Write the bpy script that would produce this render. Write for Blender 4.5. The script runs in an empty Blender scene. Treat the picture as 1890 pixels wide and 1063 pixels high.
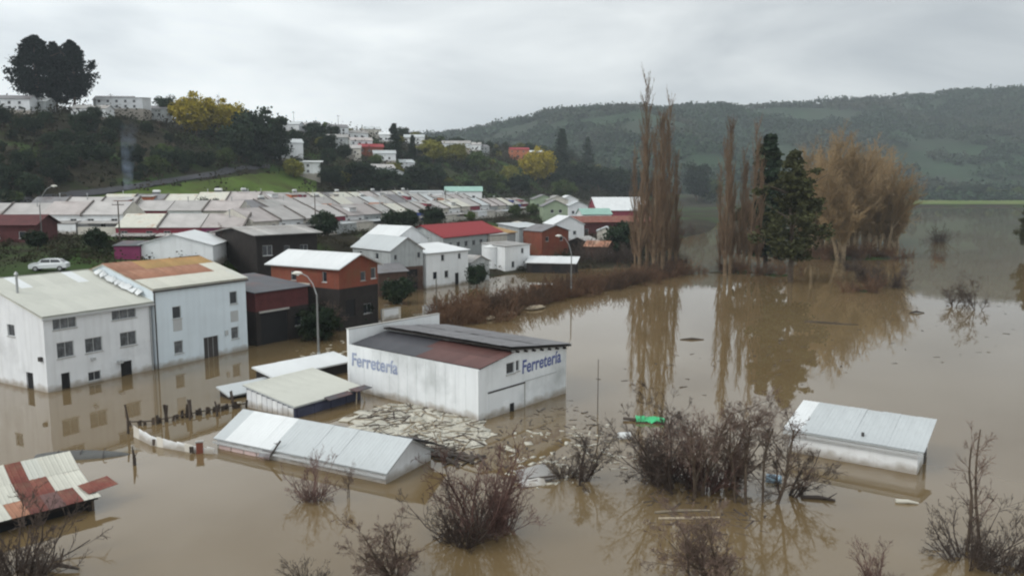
import bpy, math, random
import numpy as np
from mathutils import Matrix, Vector
R = math.radians
sc = bpy.context.scene
col = sc.collection

# ------------------------------------------------------------------ camera, sky, sun, exposure
CAM_H, FOC, PITCH = 16.5, 1480.0, math.atan(186 / 1480)
CP, SP = math.cos(PITCH), math.sin(PITCH)
cd = bpy.data.cameras.new('camera')
cam = bpy.data.objects.new('camera', cd)
col.objects.link(cam)
cam.location = (0, 0, CAM_H)
cam.rotation_euler = (math.pi / 2 - PITCH, 0, 0)
cd.sensor_width = 36
cd.lens = 36 * FOC / 1890
cd.clip_start = 0.5
cd.clip_end = 12000
sc.camera = cam

SUN_EL, SUN_AZ = R(38), R(-118)           # azimuth measured from +Y towards +X
sun_dir = Vector((math.sin(SUN_AZ) * math.cos(SUN_EL), math.cos(SUN_AZ) * math.cos(SUN_EL), math.sin(SUN_EL)))
ld = bpy.data.lights.new('sun', 'SUN')
ld.energy = 1.25
ld.angle = R(14)
ld.color = (1.0, 0.965, 0.91)
sun = bpy.data.objects.new('sun', ld)
col.objects.link(sun)
sun.rotation_euler = sun_dir.to_track_quat('Z', 'Y').to_euler()

w = bpy.data.worlds.new('World')
sc.world = w
w.use_nodes = True
nt = w.node_tree
nt.nodes.clear()
N = nt.nodes.new
L = nt.links.new
out = N('ShaderNodeOutputWorld')
bg = N('ShaderNodeBackground')
L(bg.outputs[0], out.inputs[0])
tc = N('ShaderNodeTexCoord')
sky = N('ShaderNodeTexSky')
sky.sky_type = 'NISHITA'
sky.sun_disc = False
sky.sun_elevation = SUN_EL
sky.sun_rotation = SUN_AZ
# low stratus: stretched noise, brighter towards where the sun stands behind it
mp = N('ShaderNodeMapping')
mp.inputs['Scale'].default_value = (1.0, 1.0, 3.2)
L(tc.outputs['Generated'], mp.inputs[0])
nz = N('ShaderNodeTexNoise')
nz.inputs['Scale'].default_value = 2.7
nz.inputs['Detail'].default_value = 5
nz.inputs['Roughness'].default_value = 0.5
nz.inputs['Distortion'].default_value = 0.35
L(mp.outputs[0], nz.inputs['Vector'])
cr = N('ShaderNodeValToRGB')
cr.color_ramp.elements[0].position = 0.33
cr.color_ramp.elements[0].color = (0.59, 0.635, 0.665, 1)
cr.color_ramp.elements[1].position = 0.65
cr.color_ramp.elements[1].color = (0.99, 1.03, 1.03, 1)
L(nz.outputs['Fac'], cr.inputs[0])
dot = N('ShaderNodeVectorMath')
dot.operation = 'DOT_PRODUCT'
dot.inputs[1].default_value = Vector((-0.8, -0.55, 0.25)).normalized()
L(tc.outputs['Generated'], dot.inputs[0])
mr = N('ShaderNodeMapRange')
mr.inputs['From Min'].default_value = -0.95
mr.inputs['From Max'].default_value = 0.65
mr.inputs['To Min'].default_value = 0.77
mr.inputs['To Max'].default_value = 1.68
L(dot.outputs['Value'], mr.inputs['Value'])
mul = N('ShaderNodeVectorMath')
mul.operation = 'SCALE'
L(cr.outputs[0], mul.inputs[0])
L(mr.outputs[0], mul.inputs['Scale'])
sk = N('ShaderNodeVectorMath')
sk.operation = 'SCALE'
sk.inputs['Scale'].default_value = 0.09
L(sky.outputs[0], sk.inputs[0])
mx = N('ShaderNodeMix')
mx.data_type = 'RGBA'
mx.inputs['Factor'].default_value = 0.93
L(sk.outputs[0], mx.inputs['A'])
L(mul.outputs[0], mx.inputs['B'])
L(mx.outputs['Result'], bg.inputs[0])
bg.inputs['Strength'].default_value = 1.0

sc.view_settings.view_transform = 'Standard'
sc.view_settings.look = 'None'
sc.view_settings.exposure = 0.0
sc.view_settings.gamma = 1
sc.view_settings.use_curve_mapping = False
sc.render.engine = 'CYCLES'
sc.cycles.max_bounces = 5
sc.cycles.diffuse_bounces = 2
sc.cycles.glossy_bounces = 2
sc.cycles.transmission_bounces = 2
sc.cycles.volume_bounces = 0
sc.cycles.filter_width = 2.2
sc.cycles.use_denoising = True

# ------------------------------------------------------------------ layout: survey rays from the drone's position
def ray(u, v):
    x = (u - 945) / FOC
    y = (531.5 - v) / FOC
    return (x, CP + y * SP, -SP + y * CP)
def at(u, v, z=0.0):
    d = ray(u, v); t = (z - CAM_H) / d[2]
    return Vector((d[0] * t, d[1] * t, z))
def at_depth(u, v, Y):
    d = ray(u, v); t = Y / d[1]
    return Vector((d[0] * t, Y, CAM_H + d[2] * t))

# ------------------------------------------------------------------ materials
MATS = {}
def mat(name, c, rough=0.75, var=0.14, scale=0.6, c2=None, c2_scale=0.35, c2_lo=0.5, c2_hi=0.62, streak=0.0, streak_col=(0.12, 0.1, 0.08),
        metal=0.0, bump=0.0, bump_scale=8.0, spec=0.35, rnd=0.0, world=False, ribs=0.0, tide=0.0):
    if name in MATS: return MATS[name]
    m = bpy.data.materials.new(name); m.use_nodes = True
    t = m.node_tree; n = t.nodes; l = t.links.new
    b = n['Principled BSDF']
    b.inputs['Roughness'].default_value = rough
    b.inputs['Metallic'].default_value = metal
    b.inputs['Specular IOR Level'].default_value = spec
    tcn = n.new('ShaderNodeTexCoord')
    if world:
        geo = n.new('ShaderNodeNewGeometry'); vec = geo.outputs['Position']
    else:
        vec = tcn.outputs['Object']
    nz = n.new('ShaderNodeTexNoise'); nz.inputs['Scale'].default_value = scale
    nz.inputs['Detail'].default_value = 6; nz.inputs['Roughness'].default_value = 0.62
    l(vec, nz.inputs['Vector'])
    ramp = n.new('ShaderNodeValToRGB'); e = ramp.color_ramp.elements
    e[0].position = 0.3; e[1].position = 0.7
    e[0].color = tuple(max(0, k * (1 - var)) for k in c) + (1,)
    e[1].color = tuple(min(1, k * (1 + var)) for k in c) + (1,)
    l(nz.outputs['Fac'], ramp.inputs[0])
    res = ramp.outputs[0]
    def mixin(a, bcol, fac):
        q = n.new('ShaderNodeMix'); q.data_type = 'RGBA'
        l(fac, q.inputs['Factor']); l(a, q.inputs['A'])
        if isinstance(bcol, tuple): q.inputs['B'].default_value = bcol + (1,)
        else: l(bcol, q.inputs['B'])
        return q.outputs['Result']
    def rng(sock, lo, hi, a=0.0, bb=1.0):
        q = n.new('ShaderNodeMapRange'); q.inputs['From Min'].default_value = lo; q.inputs['From Max'].default_value = hi
        q.inputs['To Min'].default_value = a; q.inputs['To Max'].default_value = bb
        l(sock, q.inputs['Value']); return q.outputs[0]
    if c2:
        z2 = n.new('ShaderNodeTexNoise'); z2.inputs['Scale'].default_value = c2_scale; z2.inputs['Detail'].default_value = 7
        z2.inputs['Roughness'].default_value = 0.65
        l(vec, z2.inputs['Vector'])
        res = mixin(res, c2, rng(z2.outputs['Fac'], c2_lo, c2_hi))
    if streak:
        mpn = n.new('ShaderNodeMapping'); mpn.inputs['Scale'].default_value = (2.4, 2.4, 0.16)
        l(vec, mpn.inputs[0])
        z3 = n.new('ShaderNodeTexNoise'); z3.inputs['Scale'].default_value = 1.0; z3.inputs['Detail'].default_value = 5
        l(mpn.outputs[0], z3.inputs['Vector'])
        res = mixin(res, streak_col, rng(z3.outputs['Fac'], 0.48, 0.8, 0.0, streak))
    if tide:
        sx = n.new('ShaderNodeSeparateXYZ'); l(vec, sx.inputs[0]); z5 = n.new('ShaderNodeTexNoise'); z5.inputs['Scale'].default_value = 1.3; z5.inputs['Detail'].default_value = 5; l(vec, z5.inputs['Vector'])
        ad = n.new('ShaderNodeMath'); ad.operation = 'MULTIPLY_ADD'; ad.inputs[1].default_value = -0.9; l(z5.outputs['Fac'], ad.inputs[0]); l(sx.outputs['Z'], ad.inputs[2])
        res = mixin(res, (0.21, 0.165, 0.11), rng(ad.outputs[0], -0.35, 0.15, tide, 0.0))
    if rnd:
        oi = n.new('ShaderNodeObjectInfo')
        hs = n.new('ShaderNodeHueSaturation'); l(res, hs.inputs['Color'])
        l(rng(oi.outputs['Random'], 0, 1, 1 - rnd, 1 + rnd), hs.inputs['Value'])
        res = hs.outputs[0]
    l(res, b.inputs['Base Color'])
    if bump or ribs:
        src = None
        if bump:
            z4 = n.new('ShaderNodeTexNoise'); z4.inputs['Scale'].default_value = bump_scale; z4.inputs['Detail'].default_value = 4
            l(vec, z4.inputs['Vector']); src = z4.outputs['Fac']
        if ribs:
            wv = n.new('ShaderNodeTexWave'); wv.wave_type = 'BANDS'; wv.bands_direction = 'X'; wv.inputs['Scale'].default_value = ribs
            l(vec, wv.inputs['Vector']); src = wv.outputs['Fac']
        bp = n.new('ShaderNodeBump'); bp.inputs['Strength'].default_value = bump or 0.4; bp.inputs['Distance'].default_value = 0.08
        l(src, bp.inputs['Height']); l(bp.outputs[0], b.inputs['Normal'])
    MATS[name] = m
    return m

WHITE = mat('white_paint', tide=0.75, c=(0.74, 0.755, 0.76), rough=0.7, var=0.07, scale=0.35, streak=0.25, streak_col=(0.42, 0.41, 0.39))
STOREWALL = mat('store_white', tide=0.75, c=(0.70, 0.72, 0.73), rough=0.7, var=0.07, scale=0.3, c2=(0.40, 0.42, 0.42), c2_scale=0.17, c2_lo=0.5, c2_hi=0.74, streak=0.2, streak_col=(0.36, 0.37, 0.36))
GREYW = mat('greyish_plaster', tide=0.75, c=(0.68, 0.695, 0.71), rough=0.8, var=0.08, scale=0.4, c2=(0.48, 0.49, 0.5), c2_scale=0.25, c2_lo=0.55, c2_hi=0.8, streak=0.22, streak_col=(0.26, 0.25, 0.24))
BLUEW = mat('bluish_plaster', tide=0.75, c=(0.62, 0.69, 0.735), rough=0.75, var=0.06, scale=0.4, streak=0.18, streak_col=(0.3, 0.33, 0.36))
GREYWALL = mat('grey_boards', (0.36, 0.38, 0.38), 0.8, 0.15, 0.8, streak=0.5, streak_col=(0.14, 0.14, 0.13))
CREAM = mat('cream_wall', (0.55, 0.52, 0.46), 0.8, 0.14, 0.5, streak=0.3)
BROWNW = mat('brown_boards', (0.075, 0.045, 0.034), 0.85, 0.3, 1.0)
DARKW = mat('dark_boards', (0.022, 0.018, 0.016), 0.85, 0.35, 1.0)
DREDW = mat('maroon_boards', (0.085, 0.024, 0.024), 0.8, 0.25, 1.0)
ORANGEW = mat('orange_red_boards', (0.19, 0.052, 0.03), 0.8, 0.2, 0.8, c2=(0.16, 0.06, 0.03), c2_scale=0.4, streak=0.3)
BLUEBOARD = mat('navy_cladding', (0.045, 0.05, 0.085), 0.6, 0.3, 0.9)
BLUEP = mat('blue_fascia', (0.08, 0.13, 0.42), 0.6, 0.12)
REDP = mat('maroon_fascia', (0.22, 0.03, 0.05), 0.6, 0.15)
ORANGEP = mat('orange_panel', (0.42, 0.14, 0.07), 0.6, 0.15)
GREENP = mat('pale_green_wall', (0.27, 0.33, 0.23), 0.7, 0.12)
MAGENTA = mat('magenta_wall', (0.19, 0.03, 0.09), 0.7, 0.15)
ZINC = mat('zinc_sheet', (0.46, 0.485, 0.49), 0.5, 0.1, 0.5, c2=(0.40, 0.415, 0.415), c2_scale=0.3, c2_lo=0.5, c2_hi=0.75, metal=0.08, spec=0.4, rnd=0.02)
ZINCB = mat('bright_sheet', (0.64, 0.655, 0.655), 0.5, 0.08, 0.5, metal=0.06, spec=0.4, rnd=0.03)
PALE = mat('pale_roof_sheet', (0.50, 0.50, 0.445), 0.6, 0.1, 0.4, c2=(0.39, 0.39, 0.34), c2_scale=0.25, c2_lo=0.5, c2_hi=0.75, rnd=0.05)
RUSTPALE = mat('stained_pale_sheet', (0.53, 0.52, 0.45), 0.65, 0.14, 0.5, c2=(0.34, 0.2, 0.12), c2_scale=0.5, c2_lo=0.54, c2_hi=0.7, rnd=0.06)
RUST = mat('rust_sheet', (0.30, 0.145, 0.09), 0.8, 0.3, 0.7, c2=(0.42, 0.3, 0.22), c2_scale=0.4, c2_lo=0.5, c2_hi=0.72, rnd=0.12)
RUSTO = mat('ochre_sheet', (0.34, 0.215, 0.085), 0.8, 0.25, 0.7, c2=(0.4, 0.17, 0.08), c2_scale=0.4, rnd=0.1)
RUSTD = mat('dark_red_sheet', (0.15, 0.042, 0.03), 0.75, 0.4, 1.2, c2=(0.19, 0.10, 0.065), c2_scale=0.9, c2_lo=.46, c2_hi=.66, rnd=0.2, streak=.4, streak_col=(.06, .035, .028))
ROOFDK = mat('slate_grey_sheet', (0.062, 0.062, 0.07), 0.5, 0.25, 0.5, c2=(0.105, 0.06, 0.058), c2_scale=0.3, rnd=0.12)
ROOFRB = mat('brown_red_sheet', (0.115, 0.056, 0.05), 0.6, 0.25, 0.6, c2=(0.17, 0.085, 0.07), c2_scale=0.4, c2_lo=0.5, c2_hi=0.75, rnd=0.15)
ROOFGR = mat('worn_grey_sheet', (0.185, 0.18, 0.185), 0.6, 0.15, 0.5, c2=(0.12, 0.105, 0.105), c2_scale=0.3, rnd=0.08)
FIBRE = mat('fibre_cement', (0.42, 0.40, 0.385), 0.8, 0.15, 0.35, c2=(0.3, 0.285, 0.27), c2_scale=0.22, c2_lo=0.5, c2_hi=0.72, rnd=0.12, ribs=2.2)
FIBRE2 = mat('pinkish_fibre_cement', (0.43, 0.39, 0.375), 0.8, 0.15, 0.35, c2=(0.31, 0.27, 0.255), c2_scale=0.25, rnd=0.12, ribs=2.2)
LEANTO = mat('weathered_sheet', (0.38, 0.37, 0.355), 0.8, 0.2, 0.4, c2=(0.27, 0.24, 0.22), c2_scale=0.3, rnd=0.2, ribs=2.2)
REDROOF = mat('red_roof', (0.25, 0.018, 0.022), 0.6, 0.2, 0.4, c2=(0.3, 0.08, 0.05), c2_scale=0.2, c2_lo=0.58, c2_hi=0.8)
GREENROOF = mat('green_roof', (0.26, 0.42, 0.36), 0.6, 0.12)
GLASS = mat('window_glass', (0.03, 0.034, 0.04), 0.08, 0.3, 0.8, spec=0.6)
GLASSG = mat('curtained_glass', (0.10, 0.105, 0.11), 0.12, 0.6, 3.0, spec=0.6)
SHADE = mat('doorway_shade_black', (0.014, 0.014, 0.015), 0.9, 0.2)  # near-black colour standing in for shade inside open doorways
FRAME = mat('window_frame', (0.42, 0.43, 0.43), 0.6, 0.1)
FRAMEW = mat('white_frame', (0.62, 0.63, 0.62), 0.6, 0.08)
DOORM = mat('dark_door', (0.05, 0.045, 0.043), 0.6, 0.2)
CONC = mat('concrete', (0.34, 0.33, 0.31), 0.85, 0.15)
STEEL = mat('galvanised_steel', (0.34, 0.35, 0.35), 0.5, 0.1, metal=0.5)
POLEM = mat('wood_pole', (0.10, 0.085, 0.07), 0.9, 0.2)
LAMPH = mat('lamp_housing', (0.68, 0.66, 0.6), 0.4, 0.05)
INK = mat('blue_lettering', (0.085, 0.11, 0.27), 0.7, 0.25, 2.5, c2=(0.17, 0.2, 0.36), c2_scale=1.6, c2_lo=0.5, c2_hi=0.7)
INKF = mat('faded_lettering', (0.27, 0.31, 0.43), 0.7, 0.25, 2.0, c2=(0.5, 0.53, 0.58), c2_scale=1.2, c2_lo=0.5, c2_hi=0.75)
PLANK = mat('floating_wood', (0.30, 0.25, 0.18), 0.85, 0.35, 1.0, rnd=0.35)
PLANKD = mat('wet_wood', (0.06, 0.045, 0.035), 0.7, 0.4, 1.0, rnd=0.4)
FOAM = mat('pale_flotsam', (0.50, 0.475, 0.405), 0.85, 0.1, 0.6, c2=(0.38, 0.345, 0.27), c2_scale=0.5, c2_lo=0.5, c2_hi=0.75)
TARP = mat('green_tarp', (0.05, 0.42, 0.17), 0.5, 0.2, 1.0)
CARW = mat('white_car_paint', (0.62, 0.64, 0.65), 0.25, 0.03, spec=0.6)
RUBBER = mat('tyre_rubber', (0.02, 0.02, 0.02), 0.8, 0.1)

BARK = mat('grey_brown_bark', spec=0.08, c=(0.105, 0.08, 0.06), rough=0.9, var=0.3, scale=1.5, rnd=0.15)
TWIG = mat('brown_twigs', spec=0.08, c=(0.165, 0.118, 0.096), rough=0.9, var=0.3, scale=0.6, rnd=0.15)
TWIGR = mat('reddish_twigs', spec=0.08, c=(0.135, 0.082, 0.07), rough=0.9, var=0.35, scale=0.5, rnd=0.2)
TWIGD = mat('dark_twigs', spec=0.08, c=(0.078, 0.06, 0.05), rough=0.9, var=0.3, scale=0.6, rnd=0.2)
POPB = mat('poplar_bark', spec=0.08, c=(0.16, 0.115, 0.075), rough=0.9, var=0.3, scale=0.8, rnd=0.12)
POPT = mat('poplar_twigs', spec=0.08, c=(0.18, 0.122, 0.08), rough=0.9, var=0.3, scale=0.25, rnd=0.2)
WILT = mat('willow_twigs', spec=0.08, c=(0.31, 0.222, 0.125), rough=0.9, var=0.28, scale=0.12, rnd=0.18)
WILB = mat('willow_bark', spec=0.08, c=(0.26, 0.2, 0.13), rough=0.9, var=0.25, scale=0.5, rnd=0.1)
LEAFD = mat('dark_evergreen', spec=0.08, c=(0.022, 0.036, 0.02), rough=0.8, var=0.5, scale=0.35, rnd=0.3, c2=(0.04, 0.05, 0.026), c2_scale=0.3)
LEAFC = mat('conifer_needles', spec=0.08, c=(0.046, 0.048, 0.02), rough=0.8, var=0.45, scale=0.3, c2=(0.058, 0.06, 0.026), c2_scale=0.25, rnd=0.1)
LEAFP = mat('pine_needles', spec=0.08, c=(0.010, 0.017, 0.014), rough=0.8, var=0.4, scale=0.3, rnd=0.2)
LEAFG = mat('mid_green_leaves', spec=0.08, c=(0.062, 0.088, 0.028), rough=0.8, var=0.45, scale=0.3, c2=(0.08, 0.085, 0.03), c2_scale=0.2, rnd=0.25)
LEAFY = mat('mimosa_blossom', spec=0.08, c=(0.36, 0.285, 0.03), rough=0.8, var=0.32, scale=0.45, c2=(0.15, 0.14, 0.03), c2_scale=0.5, c2_lo=0.48, c2_hi=0.66, rnd=0.15)
LEAFYG = mat('yellow_green_leaves', spec=0.08, c=(0.2, 0.19, 0.04), rough=0.8, var=0.35, scale=0.3, c2=(0.09, 0.1, 0.03), c2_scale=0.3, rnd=0.2)
SCRUB = mat('scrub_leaves', spec=0.08, c=(0.022, 0.026, 0.013), rough=0.85, var=0.55, scale=0.05, c2=(0.045, 0.034, 0.022), c2_scale=0.035, c2_lo=0.45, c2_hi=0.65, world=True)
WOOD = mat('far_wood', spec=0.08, c=(0.033, 0.056, 0.031), rough=0.9, var=0.35, scale=0.012, c2=(0.055, 0.062, 0.042), c2_scale=0.006, c2_lo=0.46, c2_hi=0.62, world=True)
DEBRIST = mat('flotsam_twigs', spec=0.08, c=(0.07, 0.055, 0.042), rough=0.9, var=0.4, scale=0.8)

# ------------------------------------------------------------------ object helpers
def tag(o, label=None, cat=None, group=None, kind=None):
    if label: o['label'] = label
    if cat: o['category'] = cat
    if group: o['group'] = group
    if kind: o['kind'] = kind
    return o
def link(name, me, m=None, parent=None, loc=None, M=None):
    o = bpy.data.objects.new(name, me)
    col.objects.link(o)
    if m is not None and me is not None and len(me.materials) == 0: me.materials.append(m)
    if parent is not None: o.parent = parent
    if M is not None: o.matrix_basis = M
    if loc is not None: o.location = loc
    return o
def root(name, loc, rz, label, cat, group=None):
    o = bpy.data.objects.new(name, None)
    col.objects.link(o)
    o.empty_display_size = 0.3
    o.location = loc
    o.rotation_euler = (0, 0, rz)
    return tag(o, label, cat, group)
def np_mesh(name, V, F, smooth=False):
    me = bpy.data.meshes.new(name)
    V = np.asarray(V, dtype=np.float32).reshape(-1, 3); F = np.asarray(F, dtype=np.int32)
    m, k = F.shape
    me.vertices.add(len(V)); me.vertices.foreach_set('co', V.ravel())
    me.loops.add(m * k); me.loops.foreach_set('vertex_index', F.ravel())
    me.polygons.add(m)
    me.polygons.foreach_set('loop_start', np.arange(0, m * k, k, dtype=np.int32))
    me.polygons.foreach_set('loop_total', np.full(m, k, dtype=np.int32))
    if smooth: me.polygons.foreach_set('use_smooth', np.ones(m, dtype=bool))
    me.update(calc_edges=True)
    return me
class MB:
    def __init__(s): s.v = []; s.f = []
    def poly(s, pts):
        i = len(s.v); s.v += [tuple(p) for p in pts]; s.f.append(tuple(range(i, i + len(pts)))); return s
    def hexa(s, a):
        i = len(s.v); s.v += [tuple(p) for p in a]
        for q in ((0, 3, 2, 1), (4, 5, 6, 7), (0, 1, 5, 4), (1, 2, 6, 5), (2, 3, 7, 6), (3, 0, 4, 7)): s.f.append(tuple(i + k for k in q))
        return s
    def box(s, x0, x1, y0, y1, z0, z1):
        return s.hexa([(x0, y0, z0), (x1, y0, z0), (x1, y1, z0), (x0, y1, z0), (x0, y0, z1), (x1, y0, z1), (x1, y1, z1), (x0, y1, z1)])
    def slab(s, pts, t):
        p = [Vector(q) for q in pts]; n = (p[1] - p[0]).cross(p[2] - p[0]).normalized() * t
        return s.hexa([q - n for q in p] + list(p))
    def tube(s, pts, rs, n=8, cap=True):
        base = len(s.v); pts = [Vector(p) for p in pts]
        if not isinstance(rs, (list, tuple)): rs = [rs] * len(pts)
        for k, p in enumerate(pts):
            d = (pts[min(k + 1, len(pts) - 1)] - pts[max(k - 1, 0)]).normalized()
            a = d.cross(Vector((0, 0, 1)) if abs(d.z) < 0.9 else Vector((1, 0, 0))).normalized(); b = d.cross(a)
            for j in range(n):
                t = 2 * math.pi * j / n
                s.v.append(tuple(p + (a * math.cos(t) + b * math.sin(t)) * rs[k]))
        for k in range(len(pts) - 1):
            for j in range(n):
                j2 = (j + 1) % n
                s.f.append((base + k * n + j, base + k * n + j2, base + (k + 1) * n + j2, base + (k + 1) * n + j))
        if cap:
            s.f.append(tuple(base + j for j in range(n))[::-1]); s.f.append(tuple(base + (len(pts) - 1) * n + j for j in range(n)))
        return s
    def mesh(s, name):
        me = bpy.data.meshes.new(name); me.from_pydata(s.v, [], s.f); me.update(); return me
    def build(s, name, m, parent=None, **k): return link(name, s.mesh(name), m, parent, **k)

# wall face: plane with openings cut out and reveals; local axes o + x*ex + z*ez, outward normal n
def wall_mesh(o, ex, n, Wd, z0, z1, holes, tops=None, depth=0.14):
    o = Vector(o); ex = Vector(ex).normalized(); n = Vector(n).normalized(); mb = MB()
    P = lambda x, z, d=0: o + ex * x + Vector((0, 0, z)) - n * d
    xs = sorted({0, Wd} | {h[0] for h in holes} | {h[0] + h[2] for h in holes})
    zs = sorted({z0, z1} | {h[1] for h in holes} | {h[1] + h[3] for h in holes})
    xs = [x for x in xs if 0 <= x <= Wd]; zs = [z for z in zs if z0 <= z <= z1]
    for i in range(len(xs) - 1):
        for j in range(len(zs) - 1):
            cx, cz = (xs[i] + xs[i + 1]) / 2, (zs[j] + zs[j + 1]) / 2
            if any(h[0] < cx < h[0] + h[2] and h[1] < cz < h[1] + h[3] for h in holes): continue
            mb.poly([P(xs[i], zs[j]), P(xs[i + 1], zs[j]), P(xs[i + 1], zs[j + 1]), P(xs[i], zs[j + 1])])
    for h in holes:
        a, b, c, d = h[0], h[0] + h[2], h[1], h[1] + h[3]
        for (p, q) in (((a, c), (b, c)), ((b, c), (b, d)), ((b, d), (a, d)), ((a, d), (a, c))):
            mb.poly([P(*p), P(*q), P(*q, depth), P(*p, depth)])
    if tops:                                            # gable polygon above the rectangle, as (x, z) points
        mb.poly([P(0, z1), P(Wd, z1)] + [P(x, z) for x, z in tops])
    return mb
def opening(parent, o, ex, n, h, kind, depth=0.14):
    """a window or door set into its hole: frame with pane, sill and glazing bars below it"""
    o = Vector(o); ex = Vector(ex).normalized(); n = Vector(n).normalized()
    x, z, wd, ht = h[:4]
    M = Matrix((( ex.x, -n.x, 0, 0), (ex.y, -n.y, 0, 0), (0, 0, 1, 0), (0, 0, 0, 1)))
    M.translation = o + ex * x + Vector((0, 0, z))
    if kind in ('door', 'dark'):
        d = MB().box(0, wd, depth - 0.02, depth + 0.04, 0, ht).build('door' if kind == 'door' else 'shade_panel', DOORM if kind == 'door' else SHADE, parent, M=M)  # open doorways get a near-black panel painted as the shade inside
        if kind == 'door':
            mb = MB()
            for k in range(1, max(2, int(wd / 0.45))): mb.box(k * wd / max(2, int(wd / 0.45)) - 0.015, k * wd / max(2, int(wd / 0.45)) + 0.015, depth - 0.035, depth - 0.022, 0.05, ht - 0.05)
            mb.build('door_boards', FRAME, d)
        return d
    t = 0.06 if min(wd, ht) > 0.7 else 0.045
    f = MB().box(0, wd, depth - 0.06, depth, 0, t).box(0, wd, depth - 0.06, depth, ht - t, ht).box(0, t, depth - 0.06, depth, t, ht - t).box(wd - t, wd, depth - 0.06, depth, t, ht - t)
    fo = f.build('window', FRAMEW if kind == 'wwin' else FRAME, parent, M=M)
    MB().box(t, wd - t, depth - 0.02, depth + 0.01, t, ht - t).build('pane', GLASSG if kind == 'gwin' else GLASS, fo)
    nb = max(1, int(round(wd / 0.75)))
    for k in range(1, nb):
        MB().box(k * wd / nb - 0.02, k * wd / nb + 0.02, depth - 0.055, depth - 0.022, t, ht - t).build('glazing_bar', FRAMEW if kind == 'wwin' else FRAME, fo)
    MB().box(-0.06, wd + 0.06, -0.07, depth - 0.062, -0.06, -0.003).build('sill', FRAMEW if kind == 'wwin' else CONC, fo)
    return fo

SHEETS = {}
def sheet_mesh(wd, ln, sag=0.0):
    key = (round(wd, 3), round(ln, 3), round(sag, 3))
    if key in SHEETS: return SHEETS[key].copy()
    nr = max(2, int(wd / 0.24)); xs = []; zs = []
    for k in range(nr):
        a = k * wd / nr; s = wd / nr
        xs += [a, a + s * 0.62, a + s * 0.72, a + s * 0.9]; zs += [0, 0, 0.014, 0.014]
    xs.append(wd); zs.append(0)
    ny = 2 if not sag else 6
    V = []; Fc = []; m = len(xs)
    for j in range(ny):
        t = j / (ny - 1)
        for x, z in zip(xs, zs): V.append((x, t * ln, z - sag * 4 * t * (1 - t)))
    for j in range(ny - 1):
        for k in range(m - 1): Fc.append((j * m + k, j * m + k + 1, (j + 1) * m + k + 1, (j + 1) * m + k))
    n0 = len(V)
    for j in range(ny):
        t = j / (ny - 1)
        V += [(0, t * ln, -0.012 - sag * 4 * t * (1 - t)), (wd, t * ln, -0.012 - sag * 4 * t * (1 - t))]
    for j in range(ny - 1): Fc.append((n0 + 2 * j, n0 + 2 * j + 2, n0 + 2 * j + 3, n0 + 2 * j + 1))
    me = bpy.data.meshes.new('roof_sheet'); me.from_pydata(V, [], Fc); me.update()
    SHEETS[key] = me
    return me.copy()
def roof_sheets(parent, o, ex, ey, n, rows, pick, seed=0, sag=0.0, jit=1.0, name='roof_sheet'):
    """n x rows corrugated sheets from eave corner o along ex (eave) and ey (up the slope)"""
    rg = random.Random(seed); o = Vector(o); ex = Vector(ex); ey = Vector(ey)
    X = ex.normalized(); Nn = ex.cross(ey).normalized(); Y = Nn.cross(X)
    wd = ex.length / n; ln = ey.length / rows; cache = {}
    skew = ey.dot(X) / rows
    for j in range(rows):
        for i in range(n):
            m = pick(i, j, rg)
            if m is None: continue
            if m.name not in cache:
                cache[m.name] = sheet_mesh(wd + 0.05, ln + (0.12 if j < rows - 1 else 0.0), sag)
                cache[m.name].materials.append(m)
            p = o + X * (wd * i) + ey * (j / rows) + Nn * (0.005 * ((i + j) % 2) + 0.03 * (rows - j) + rg.uniform(0, 0.005) * jit)
            M = Matrix(((X.x, Y.x, Nn.x, p.x), (X.y, Y.y, Nn.y, p.y), (X.z, Y.z, Nn.z, p.z), (0, 0, 0, 1)))
            M = M @ Matrix.Rotation(rg.gauss(0, 0.002) * jit, 4, 'Z') @ Matrix.Rotation(rg.gauss(0, 0.0018) * jit, 4, 'X')
            link(name, cache[m.name], None, parent, M=M)

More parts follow.
